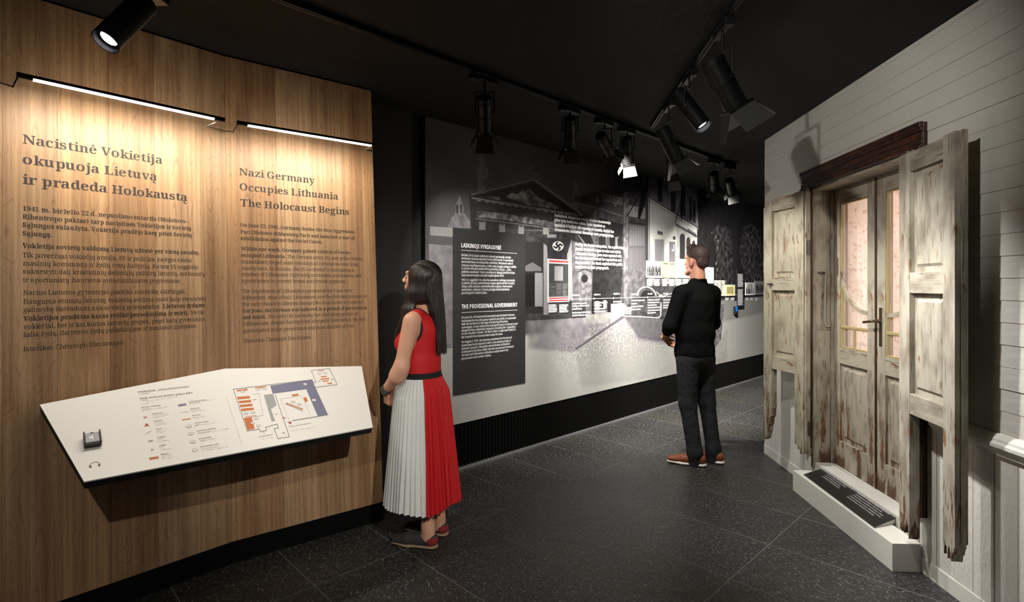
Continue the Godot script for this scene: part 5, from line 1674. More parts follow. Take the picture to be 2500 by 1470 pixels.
func backlight_cabinet():
	var c := thing("light_cabinet", "bright white light cabinet behind the curtained door", "light box", house)
	var s0 := 0.70; var s1 := 2.06; var zb := -0.62
	slab("side_wall", Vector3(s0 - 0.02, 0.0005, zb), Vector3(s0, 2.50, -0.131), M.white_paint, c)
	slab("side_wall", Vector3(s1, 0.0005, zb), Vector3(s1 + 0.02, 2.50, -0.131), M.white_paint, c)
	slab("back_wall", Vector3(s0 - 0.02, 0.0005, zb - 0.02), Vector3(s1 + 0.02, 2.52, zb), M.white_paint, c)
	slab("top_wall", Vector3(s0 - 0.02, 2.50, zb), Vector3(s1 + 0.02, 2.52, -0.131), M.white_paint, c)
	slab("light_panel", Vector3(s0 + 0.05, 0.9, zb + 0.002), Vector3(s1 - 0.05, 2.40, zb + 0.012), M.light_box, c)
	var l := AreaLight3D.new()
	l.name = "lamp_light"
	c.add_child(l, true)
	l.transform = Transform3D(Basis(Vector3(-1, 0, 0), Vector3.UP, Vector3(0, 0, -1)), Vector3((s0 + s1) / 2, 1.65, zb + 0.02))
	l.area_size = Vector2(s1 - s0 - 0.1, 1.5)
	l.light_energy = E_BACK
	l.light_color = Color(1.0, 0.97, 0.93)
	l.shadow_enabled = true
	l.area_range = 6.0
	# lace curtains and the brown inner frame posts
	for q in [["lace_curtain", 0.715, 1.11, 0, "floral lace curtain behind the door leaf next to the grey reveal"], ["lace_curtain", 1.215, 1.66, 1, "floral lace curtain behind the door leaf with the lever handle"]]:
		var st := new_st()
		var nx := 60; var ny := 16
		var pts := []
		for j in ny + 1:
			var row := []
			for i in nx + 1:
				var u := float(i) / nx; var v := float(j) / ny
				var gather := 1.0 - 0.10 * sin(v * PI * 0.9)     # drawn together towards the middle
				var x := lerpf(q[2], q[1], (1.0 - u) * gather) if q[3] == 0 else lerpf(q[1], q[2], u * gather + (1.0 - gather))
				var zz := -0.30 + 0.028 * sin(u * 40.0 + v * 1.4 + q[3]) * (0.6 + 0.4 * v) + 0.008 * sin(u * 77.0)
				row.append([Vector3(x, lerpf(2.12, 1.0, v), zz), Vector2(u * 1.1, v * 1.5)])
			pts.append(row)
		for j in ny:
			for i in nx:
				var a: Array = pts[j][i]; var b: Array = pts[j][i + 1]; var c2: Array = pts[j + 1][i + 1]; var d: Array = pts[j + 1][i]
				for tr in [[a, b, c2], [a, c2, d]]:
					for e in tr:
						st.set_smooth_group(0)
						st.set_uv(e[1]); st.add_vertex(e[0])
		st.generate_normals()
		var t := thing(q[0], q[4], "curtain", house, "lace curtains behind the door")
		obj("cloth", st.commit(), M.lace, t)
		obj("curtain_rod", tube([Vector3(q[1] - 0.008, 2.125, -0.30), Vector3(q[2] + 0.02, 2.125, -0.30)], 0.006, 8), M.brass, t)
	for x in [0.812, 1.318]:
		var t := thing("inner_post", "narrow brown post behind the door glass " + ("next to the grey reveal" if x < 1 else "next to the lever handle"), "post", house, "brown posts behind the door glass")
		slab("post", Vector3(x, 0.1985, -0.256), Vector3(x + 0.036, 2.16, -0.236), M.drape, t, 0.003)

# ---------------------------------------------------------------- ceiling tracks and lamps
func spotlight(label: String, base: Vector3, tdir: Vector3, target: Vector3, drop: float, len_: float, rad: float, energy: float, angle: float, doors: bool, col: Color, group: String, flap := 0.085, open_ := 28.0, soft_edge := 0.8):
	var t := thing("track_spotlight", label, "spotlight", at(base), group)
	var c := Vector3(0, -drop, 0)
	var dir := (target - base - c).normalized()
	var tb := Basis(tdir.normalized(), Vector3.UP, tdir.normalized().cross(Vector3.UP))
	obj("adapter", box(Vector3(0.20, 0.032, 0.036), 0.003), M.metal_black, t, Transform3D(tb, Vector3(0, -0.047, 0)))
	obj("adapter_knob", box(Vector3(0.05, 0.040, 0.045), 0.004), M.metal_black, t, Transform3D(tb, tb * Vector3(-0.085, -0.055, 0)))
	# yoke: stem, cross bar, two arms to the pivots
	var side := dir.cross(Vector3.UP).normalized()
	var top := c + Vector3(0, drop * 0.42 + 0.02, 0)
	var stm := new_st()
	add_tube(stm, [Vector3(0.0, -0.06, 0), top], 0.007, 8)
	add_tube(stm, [top - side * (rad + 0.012), top + side * (rad + 0.012)], 0.0045, 8)
	for s in [-1.0, 1.0]: add_tube(stm, [top + side * s * (rad + 0.012), c + side * s * (rad + 0.012)], 0.0045, 8)
	obj("yoke", stm.commit(), M.metal_black, t)
	for s in [-1.0, 1.0]:
		obj("pivot_knob", lathe([Vector2(0, 0), Vector2(0.012, 0), Vector2(0.012, 0.012), Vector2(0, 0.014)], 12), M.metal_black, t, along(side * s, c + side * s * (rad + 0.004)))
	var prof := [Vector2(0, 0), Vector2(rad * 0.86, 0), Vector2(rad, 0.012)]
	for g in [0.10, 0.14, 0.18, 0.52, 0.56]:
		prof.append_array([Vector2(rad, len_ * g - 0.002), Vector2(rad - 0.003, len_ * g - 0.002), Vector2(rad - 0.003, len_ * g + 0.002), Vector2(rad, len_ * g + 0.002)])
	prof.append_array([Vector2(rad, len_), Vector2(rad - 0.003, len_), Vector2(rad - 0.004, len_ - 0.03), Vector2(0, len_ - 0.031)])
	var bx := along(dir, c - dir * len_ * 0.45)
	obj("body", lathe(prof, 28), M.metal_black, t, bx)
	if energy > 0:
		obj("lamp_lens", lathe([Vector2(rad * 0.72, len_ - 0.029), Vector2(0, len_ - 0.027)], 20), M.lens_glow, t, bx)
	var front := c + dir * len_ * 0.55
	# barn doors round a square front frame
	if doors:
		var st := new_st()
		var fx := along(dir, front)
		var hw := rad * 1.08
		for k in 4:
			var an := PI / 2 * k
			add_box(st, fx * Transform3D(Basis(Vector3.UP, an), Basis(Vector3.UP, an) * Vector3(hw, 0.004, 0)), Vector3(0.006, 0.012, hw * 2 + 0.006), 0.0)
		obj("front_frame", st.commit(), M.metal_black, t)
		for k in 4:
			var an := PI / 2 * k
			var tr := PackedVector2Array([Vector2(-hw, 0), Vector2(hw, 0), Vector2(hw * (0.62 if k % 2 == 0 else 1.25), flap), Vector2(-hw * (0.62 if k % 2 == 0 else 1.25), flap)])
			var flx := fx * Transform3D(Basis(Vector3.UP, an), Vector3()) * Transform3D(Basis(Vector3.UP, PI / 2), Vector3(hw, 0.01, 0)) * Transform3D(Basis(Vector3.RIGHT, deg_to_rad(open_ if k % 2 == 0 else open_ * 1.3)), Vector3())
			obj("barn_door", prism(tr, -0.0008, 0.0008), M.metal_inner, t, flx)
	if energy > 0:
		var lb := Basis.looking_at(dir, Vector3.UP if absf(dir.y) < 0.95 else Vector3.RIGHT)
		spot(t, Transform3D(lb, front - dir * 0.018), energy, angle, col, rad * 0.55, soft_edge)
	return t

func ceil_px(px: float, py: float, h := CEIL) -> Vector3:
	var d := (h - 1.5) * F / (HY - py)
	return EYE + ray(px, py) * d

func track(label: String, a: Vector3, b: Vector3):
	var t := thing("ceiling_track", label, "lighting track", frame((a + b) / 2, b - a, Vector3.UP))
	var l := (b - a).length()
	slab("rail", Vector3(-l / 2, -0.030, -0.017), Vector3(l / 2, -0.0005, 0.017), M.metal_black, t, 0.002)
	slab("slot", Vector3(-l / 2 + 0.01, -0.0312, -0.006), Vector3(l / 2 - 0.01, -0.030, 0.006), M.dark_gap, t)

func lamps():
	var a := Vector3(-0.157, CEIL, -3.239)
	var u := Vector3(0.717, 0, -0.697)
	track("long black ceiling track running beside the printed mural", a - u * 2.6, a + u * 3.55)
	var b := Vector3(1.05, CEIL, -2.95)
	var v := Vector3(0.06, 0, -1.0).normalized()
	track("black ceiling track running beside the white house front", b - v * 1.7, b + v * 1.35)
	var warm := Color(1.0, 0.985, 0.955)
	var on_mural := func(px, py): return mural * on3(mural, px, py)
	var g1 := "spotlights on the mural track"
	# along the mural: place by the adapter's pixel on the ceiling, aim at a spot on the mural
	var near := func(px, py):
		var p: Vector3 = ceil_px(px, py)
		return a + u * (p - a).dot(u)
	spotlight("spotlight hanging straight down, first on the mural track from the oak wall", near.call(1175, 178), u, on_mural.call(1190, 740), 0.25, 0.235, 0.043, E_MURAL * 0.20, 36, true, warm, g1, 0.10)
	spotlight("spotlight with a bright lit flap, second on the mural track from the oak wall", near.call(1398, 250), u, on_mural.call(1400, 870), 0.20, 0.225, 0.043, E_MURAL * 0.65, 38, true, warm, g1, 0.085)
	spotlight("slanting spotlight turned along the mural, third on the mural track from the oak wall", near.call(1478, 283), u, on_mural.call(1720, 820), 0.21, 0.225, 0.043, E_MURAL * 1.0, 30, true, warm, g1, 0.085)
	spotlight("spotlight close behind the slanting one, fourth on the mural track from the oak wall", near.call(1540, 302), u, on_mural.call(1560, 915), 0.20, 0.225, 0.043, E_MURAL * 1.25, 38, true, warm, g1, 0.085)
	spotlight("spotlight half hidden by a larger lamp, fifth on the mural track from the oak wall", near.call(1655, 342), u, on_mural.call(1650, 890), 0.22, 0.235, 0.045, E_MURAL * 1.6, 38, true, warm, g1, 0.085)
	spotlight("faint farthest pair lamp nearer the oak wall on the mural track", near.call(1762, 380), u, on_mural.call(1770, 810), 0.24, 0.235, 0.045, E_MURAL * 1.1, 34, true, warm, g1, 0.085)
	spotlight("faint farthest lamp at the very end of the mural track", near.call(1812, 393), u, on_mural.call(1845, 760), 0.24, 0.235, 0.045, E_MURAL * 0.9, 34, true, warm, g1, 0.085)
	# along the house front
	var g2 := "spotlights on the house track"
	var hp := func(s, h): return house * Vector3(s, h, 0)
	var white := Color(1.0, 0.99, 0.965)
	var onb := func(d): return b + v * ((d - 2.95) / -v.z)
	spotlight("large barn-door spotlight aimed at the old shutters", onb.call(2.60), v, hp.call(1.80, 0.75), 0.30, 0.26, 0.056, E_HOUSE * 1.2, 40, true, white, g2, 0.14, 34.0)
	spotlight("smooth tubular spotlight without barn doors aimed at the old door", onb.call(3.20), v, hp.call(2.55, 0.45), 0.23, 0.30, 0.048, E_HOUSE * 2.0, 25, false, white, g2)
	spotlight("barn-door spotlight behind the tubular one on the house track", onb.call(3.72), v, hp.call(0.70, 0.45), 0.30, 0.25, 0.05, E_HOUSE * 1.3, 52, true, white, g2, 0.11, 34.0)
	# the cylinder lamp close to the oak wall
	var rear := EYE + ray(338, 22) * 1.80
	var lens := EYE + ray(258, 102) * 1.70
	var d := (lens - rear).normalized()
	var base := Vector3(rear.x + 0.02, CEIL, rear.z)
	var t := thing("ceiling_spotlight", "black cylinder spotlight with a glowing white lens near the oak wall", "spotlight", at(base))
	slab("adapter", Vector3(-0.055, -0.33, -0.05), Vector3(0.055, -0.0005, 0.05), M.metal_black, t, 0.004)
	var ln := (lens - rear).length()
	var r := 0.041
	var bx := along(d, rear - base - d * 0.04)
	obj("body", lathe([Vector2(0, 0), Vector2(r * 0.9, 0), Vector2(r, 0.006), Vector2(r, ln + 0.04), Vector2(r - 0.003, ln + 0.04), Vector2(r - 0.005, ln + 0.022), Vector2(0.024, ln + 0.02)], 32), M.metal_black, t, bx)
	obj("lamp_lens", lathe([Vector2(0.025, ln + 0.022), Vector2(0, ln + 0.026)], 20), M.lens_glow, t, bx)
	spot(t, Transform3D(Basis.looking_at(d, Vector3.UP), rear - base + d * (ln + 0.002)), E_NEAR, 40, Color(1.0, 0.94, 0.86), 0.02, 1.0)
	# lamps behind the camera that light the console, the visitors and the floor
	var g3 := "spotlights behind the viewer"
	var cool := Color(1.0, 0.985, 0.95)
	spotlight("spotlight behind the viewer aimed at the map console", Vector3(-0.35, CEIL, 0.4), v, Vector3(-1.45, 0.95, -2.6), 0.25, 0.235, 0.045, E_FILL * 1.25, 27, true, cool, g3)
	spotlight("spotlight behind the viewer aimed at the woman in red", Vector3(1.0, CEIL, 0.2), v, Vector3(-0.45, 0.9, -3.2), 0.25, 0.235, 0.045, E_FILL * 3.4, 21, true, cool, g3)
	spotlight("spotlight behind the viewer aimed high at the house front", Vector3(-0.55, CEIL, -0.75), v, house * Vector3(1.0, 2.15, 0), 0.16, 0.235, 0.045, E_FILL * 2.6, 23, true, cool, g3, 0.085, 40.0)

# ---------------------------------------------------------------- visitors: local forward is -z, the left side is -x
func P(l: float, f: float, h: float) -> Vector3:
	return Vector3(-l, h, -f)

func facing(fx: float, fd: float, pos: Vector3) -> Transform3D:
	var fwd := Vector3(fx, 0, -fd).normalized()
	return Transform3D(Basis(fwd.cross(Vector3.UP), Vector3.UP, -fwd), pos)

func hand(wrist: Vector3, dir: Vector3, palm: Vector3, sz: float, thumb: float, curl: float) -> Array:   # palm, four fingers and a thumb
	var d := dir.normalized()
	var n := (palm - d * palm.dot(d)).normalized()
	var s := d.cross(n) * thumb
	var out := []
	var kn := wrist + d * 0.085 * sz
	for i in 4:
		var o := s * (0.024 - 0.016 * i) * sz
		out.append(cap(wrist + d * 0.015 * sz + o * 0.55, kn + o, 0.0125 * sz, 0.011 * sz))
		var l: float = [0.072, 0.08, 0.074, 0.058][i] * sz
		var p := kn + o
		var an := 0.25
		for j in 3:
			an += curl
			var q: Vector3 = p + (d * cos(an) + n * sin(an)) * l * [0.45, 0.31, 0.24][j]
			out.append(cap(p, q, (0.0092 - 0.0008 * j) * sz, (0.0086 - 0.0009 * j) * sz))
			p = q
	var tb := wrist + d * 0.028 * sz + s * 0.026 * sz
	var t1 := tb + (d * 0.7 + s * 0.55 + n * 0.4).normalized() * 0.038 * sz
	out.append(cap(tb, t1, 0.0125 * sz, 0.0105 * sz))
	out.append(cap(t1, t1 + (d * 0.95 + n * 0.35).normalized() * 0.030 * sz, 0.0102 * sz, 0.0085 * sz))
	return out

func woman():
	var t := thing("person", "woman with long dark hair in a red top and pleated skirt", "person", facing(-0.965, 0.262, Vector3(-0.5335, 0, -3.15)))
	var torso := [cap(P(0, 0.0, 1.225), P(0, 0.0, 1.04), 0.108, 0.092, Vector3(1.24, 1, 1)), cap(P(0, 0, 1.04), P(0, 0, 0.96), 0.092, 0.098, Vector3(1.3, 1, 1)),
		cap(P(0.115, -0.012, 1.312), P(-0.115, -0.012, 1.312), 0.042, 0.042), cap(P(0, -0.01, 1.34), P(0, -0.01, 1.26), 0.05, 0.09, Vector3(1.3, 1, 0.9)), cap(P(0.065, 0.068, 1.165), P(0.06, 0.06, 1.14), 0.062, 0.06), cap(P(-0.065, 0.068, 1.165), P(-0.06, 0.06, 1.14), 0.062, 0.06)]
	var arm := [cap(P(0.158, -0.008, 1.298), P(0.195, 0.035, 1.04), 0.048, 0.039), cap(P(0.195, 0.035, 1.04), P(0.188, 0.06, 0.995), 0.039, 0.041), cap(P(0.188, 0.06, 0.995), P(0.10, 0.185, 0.885), 0.041, 0.026),
		cap(P(-0.158, -0.008, 1.298), P(-0.195, 0.035, 1.04), 0.048, 0.039), cap(P(-0.195, 0.035, 1.04), P(-0.10, 0.185, 0.885), 0.041, 0.026)]
	var legs := []
	for s in [1.0, -1.0]:
		legs.append(cap(P(0.065 * s, 0.0, 0.84), P(0.075 * s, -0.02, 0.50), 0.075, 0.058))
		legs.append(cap(P(0.075 * s, -0.02, 0.50), P(0.075 * s, -0.055, 0.34), 0.052, 0.055))
		legs.append(cap(P(0.075 * s, -0.055, 0.34), P(0.078 * s, -0.075, 0.105), 0.054, 0.033))
		legs.append(cap(P(0.078 * s, -0.075, 0.105), P(0.08 * s, -0.085, 0.05), 0.033, 0.031))
		legs.append(cap(P(0.08 * s, -0.075, 0.045), P(0.085 * s, 0.06, 0.03), 0.03, 0.022))
	var d := {}
	soft(torso + arm + legs + [cap(P(0, -0.012, 1.34), P(0, 0.002, 1.47), 0.05, 0.047)], 0.0105, 0.035, d)
	var head := [ell(P(0, -0.012, 1.553), Vector3(0.071, 0.086, 0.09)), ell(P(0, 0.032, 1.512), Vector3(0.054, 0.075, 0.060)), cap(P(0.014, 0.078, 1.463), P(-0.014, 0.078, 1.463), 0.020, 0.020), cap(P(0, 0.090, 1.566), P(0, 0.117, 1.531), 0.0085, 0.0105), cap(P(0.010, 0.106, 1.525), P(-0.010, 0.106, 1.525), 0.0075, 0.0075),
		cap(P(0.015, 0.093, 1.497), P(-0.015, 0.093, 1.497), 0.0095, 0.0095), cap(P(0.015, 0.090, 1.485), P(-0.015, 0.087, 1.485), 0.0095, 0.0095), cap(P(0.03, 0.078, 1.575), P(-0.03, 0.078, 1.575), 0.012, 0.012), ell(P(0.035, 0.055, 1.52), Vector3(0.026, 0.03, 0.026)), ell(P(-0.035, 0.055, 1.52), Vector3(0.026, 0.03, 0.026)), ell(P(0.071, -0.005, 1.535), Vector3(0.010, 0.028, 0.017)), ell(P(-0.071, -0.005, 1.535), Vector3(0.010, 0.028, 0.017)),
		cap(P(0, -0.012, 1.42), P(0, 0.002, 1.48), 0.047, 0.046)]
	soft(head, 0.005, 0.016, d)
	soft(hand(P(0.10, 0.185, 0.885), P(-0.06, 0.03, -0.07), P(-0.4, -1, 0), 0.92, -1.0, 0.35), 0.0042, 0.006, d)
	soft(hand(P(-0.10, 0.185, 0.885), P(0.07, 0.05, -0.06), P(0.4, -1, 0), 0.92, 1.0, 0.35), 0.0042, 0.006, d)
	obj("body", soft_mesh(d), M.skin, t)
	for s in [1.0, -1.0]:
		obj("eye", lathe([Vector2(0, -0.010), Vector2(0.007, -0.007), Vector2(0.010, 0), Vector2(0.007, 0.007), Vector2(0, 0.010)], 12), M.eye_white, t, at(P(0.028 * s, 0.074, 1.553)))
		obj("iris", lathe([Vector2(0.0, -0.003), Vector2(0.0045, 0), Vector2(0.0, 0.0015)], 10), M.iris, t, along(P(0, 1, 0), P(0.028 * s, 0.0835, 1.553)))
	# sleeveless top with black bindings
	var holes := []
	for s in [1.0, -1.0]: holes.append([P(0.205 * s, -0.004, 1.255), 0.092])
	var neck := [P(0, -0.02, 1.425), 0.118]
	var cut := []
	for h in holes: cut.append(less(ell(h[0], Vector3(0.092, 0.092, 0.082))))
	cut.append(less(ell(neck[0], Vector3(0.088, 0.13, 0.118))))
	soft_obj("top", torso + cut + [half(Vector3(0, 0.955, 0), Vector3.DOWN)], 0.006, 0.035, M.red_cloth, t, 0.007)
	for h in holes: soft_obj("arm_binding", torso + [less(ell(h[0], Vector3(0.092, 0.092, 0.082))), keep(h[0], Vector3(0.106, 0.106, 0.096))], 0.0045, 0.035, M.black_cloth, t, 0.0095)
	soft_obj("neck_binding", torso + [less(ell(neck[0], Vector3(0.088, 0.13, 0.118))), keep(neck[0], Vector3(0.099, 0.141, 0.129))], 0.0045, 0.035, M.black_cloth, t, 0.0095)
	# belt and pleated skirt
	var st := new_st()
	ringband(st, 0.955, 0.998, 0.141, 0.114, 0.137, 0.109)
	obj("belt", st.commit(), M.black_cloth, t)
	pleats(t, "skirt_white_panel", deg_to_rad(-122), deg_to_rad(122), 30, M.white_cloth, 0)
	pleats(t, "skirt_red_panel", deg_to_rad(122), deg_to_rad(238), 17, M.red_cloth, 1)
	# hair: cap, curtain down the back, strands in front of the shoulders
	var hair := [ell(P(0, -0.018, 1.562), Vector3(0.083, 0.083, 0.100)), cap(P(0, -0.050, 1.56), P(0, -0.090, 1.36), 0.055, 0.038, Vector3(1.4, 1, 1)), cap(P(0, -0.090, 1.36), P(0, -0.125, 1.13), 0.036, 0.026, Vector3(1.5, 1, 1))]
	for s in [1.0, -1.0]:
		hair.append(cap(P(0.070 * s, 0.006, 1.595), P(0.080 * s, 0.018, 1.46), 0.020, 0.022, Vector3(0.8, 1, 1.7)))
		hair.append(cap(P(0.080 * s, 0.018, 1.46), P(0.085 * s, 0.045, 1.36), 0.022, 0.020, Vector3(0.9, 1, 1.7)))
		hair.append(cap(P(0.085 * s, 0.045, 1.36), P(0.10 * s, 0.118, 1.20), 0.020, 0.009, Vector3(1.1, 1, 1.6)))
		hair.append(cap(P(0.058 * s, -0.02, 1.55), P(0.060 * s, -0.03, 1.42), 0.040, 0.026))
	hair.append(less(ell(P(0, 0.125, 1.50), Vector3(0.058, 0.105, 0.075))))
	hair.append(less(cap(P(0, -0.01, 1.30), P(0, 0.02, 1.44), 0.05, 0.04)))
	soft_obj("hair", hair, 0.0065, 0.03, M.hair, t)
	# single locks lying over the hair
	var st2 := new_st()
	var g := RandomNumberGenerator.new()
	g.seed = 12
	for i in 150:
		var an := lerpf(-2.05, 2.05, (i + g.randf()) / 150.0) + PI       # round the head, open at the face
		var sx := sin(an); var cz := cos(an)                             # cz = -1 at the back
		var side := 1.0 if cz > -0.32 else 0.0                           # locks that fall in front of the shoulder
		var low := lerpf(1.115, 1.20, side) + g.randf_range(-0.02, 0.02)
		var pts := []
		for j in 16:
			var v := j / 15.0
			var p: Vector3
			if v < 0.34:
				var th := v / 0.34 * PI / 2
				p = P(sx * sin(th) * 0.0855, -0.018 + cz * sin(th) * 0.1025, 1.562 + cos(th) * 0.0845)
			else:
				var w := (v - 0.34) / 0.66
				var h := lerpf(1.562, low, w)
				var ww := smoothstep(0.10, 0.62, w)
				if side > 0: p = P(sx * lerpf(0.0855, 0.098, ww), -0.018 + cz * lerpf(0.1025, 0.035, ww) + 0.125 * pow(w, 1.4), h)
				else: p = P(sx * lerpf(0.0855, 0.058, ww), -0.018 + cz * lerpf(0.1025, 0.040, ww) - 0.070 * ww - 0.022 * w, h)
			pts.append(p)
		add_tube(st2, pts, 0.0046, 5, 0.002)
	obj("hair_locks", st2.commit(), M.hair, t)
	# bangles on the left wrist
	var wr := P(0.118, 0.162, 0.905)
	var ax := P(-0.088, 0.125, -0.11)
	for k in 4:
		obj("bangle", lathe([Vector2(0.030, -0.003), Vector2(0.034, -0.002), Vector2(0.034, 0.002), Vector2(0.030, 0.003), Vector2(0.030, -0.003)], 18), [M.device, M.silver, M.device, M.silver][k], t, along(ax, wr + ax.normalized() * (0.010 * k - 0.008)))
	for s in [1.0, -1.0]:
		var up := [cap(P(0.08 * s, -0.095, 0.045), P(0.085 * s, 0.05, 0.035), 0.038, 0.034, Vector3(1, 1, 1)), cap(P(0.085 * s, 0.05, 0.035), P(0.088 * s, 0.125, 0.026), 0.035, 0.025, Vector3(1.15, 0.9, 1)), less(cap(P(0.08 * s, -0.075, 0.15), P(0.082 * s, 0.015, 0.115), 0.055, 0.045)), half(Vector3(0, 0.014, 0), Vector3.DOWN)]
		var sh := soft_obj("shoe", up, 0.005, 0.02, M.shoe_grey, t)
		soft_obj("sole", [cap(P(0.08 * s, -0.10, 0.009), P(0.085 * s, 0.05, 0.009), 0.037, 0.037, Vector3(1, 0.27, 1)), cap(P(0.085 * s, 0.05, 0.009), P(0.088 * s, 0.125, 0.009), 0.04, 0.028, Vector3(1, 0.27, 1)), half(Vector3(0, 0.0005, 0), Vector3.DOWN)], 0.005, 0.01, M.sole_tan, sh)
		soft_obj("heel_patch", [up[0], up[2], half(Vector3(0, 0.022, 0), Vector3.DOWN), half(P(0, -0.085, 0), P(0, 1, 0)), half(P(0, -0.0, 0.062), Vector3.UP)], 0.0045, 0.02, M.shoe_red, sh, 0.0025)

func ringband(st: SurfaceTool, y0: float, y1: float, rx0: float, rz0: float, rx1: float, rz1: float):
	for i in 48:
		var q := []
		for e in [[i, y0, rx0, rz0], [i + 1, y0, rx0, rz0], [i + 1, y1, rx1, rz1], [i, y1, rx1, rz1]]:
			var a: float = TAU * e[0] / 48
			q.append(Vector3(sin(a) * e[2], e[1], -cos(a) * e[3]))
		var n: Vector3 = ((q[0] + q[1] + q[2] + q[3]) * 0.25 * Vector3(1, 0, 1)).normalized()
		tri(st, q[0], q[1], q[2], n); tri(st, q[0], q[2], q[3], n)

func pleats(parent: Node, called: String, a0: float, a1: float, n: int, m: Material, seed_: int):
	var g := RandomNumberGenerator.new()
	g.seed = 40 + seed_
	var rows := 26
	var st := new_st()
	var per := 6
	var grid := []
	var ph := []
	for i in n + 1: ph.append([g.randf_range(-0.3, 0.3), g.randf_range(0.7, 1.2), g.randf_range(0, TAU)])
	for j in rows + 1:
		var v := float(j) / rows
		var h := lerpf(0.965, 0.232, v)
		var rx := lerpf(0.142, 0.168, smoothstep(0.0, 0.14, v)) + 0.060 * v
		var rz := lerpf(0.116, 0.150, smoothstep(0.0, 0.14, v)) + 0.070 * v
		var row := []
		for i in n * per + 1:
			var u := float(i) / (n * per)
			var k := int(u * n)
			var f := u * n - k
			var w: Array = ph[mini(k, n)]
			var a := lerpf(a0, a1, u) + 0.02 * sin(v * 4.0 + w[2]) * v
			# knife pleat: a slow rise and a quick fall
			var z: float = (f / 0.78 if f < 0.78 else (1.0 - f) / 0.22) - 0.5
			var amp: float = (0.004 + 0.013 * v) * w[1]
			var wave := 0.012 * v * sin(a * 3.0 + 1.0) + 0.006 * v * sin(a * 7.0 + seed_)
			var rr := 1.0
			row.append(Vector3(sin(a) * (rx * rr + z * amp + wave), h - 0.010 * v * sin(a * 5.0) - 0.004 * v * z, -cos(a) * (rz * rr + z * amp + wave)))
		grid.append(row)
	for j in rows:
		for i in n * per:
			var q := [grid[j][i], grid[j][i + 1], grid[j + 1][i + 1], grid[j + 1][i]]
			var n3: Vector3 = (q[1] - q[0]).cross(q[3] - q[0]).normalized()
			if n3.dot(q[0] * Vector3(1, 0, 1)) < 0: n3 = -n3
			tri(st, q[0], q[1], q[2], n3); tri(st, q[0], q[2], q[3], n3)
	obj(called, st.commit(), m, parent)

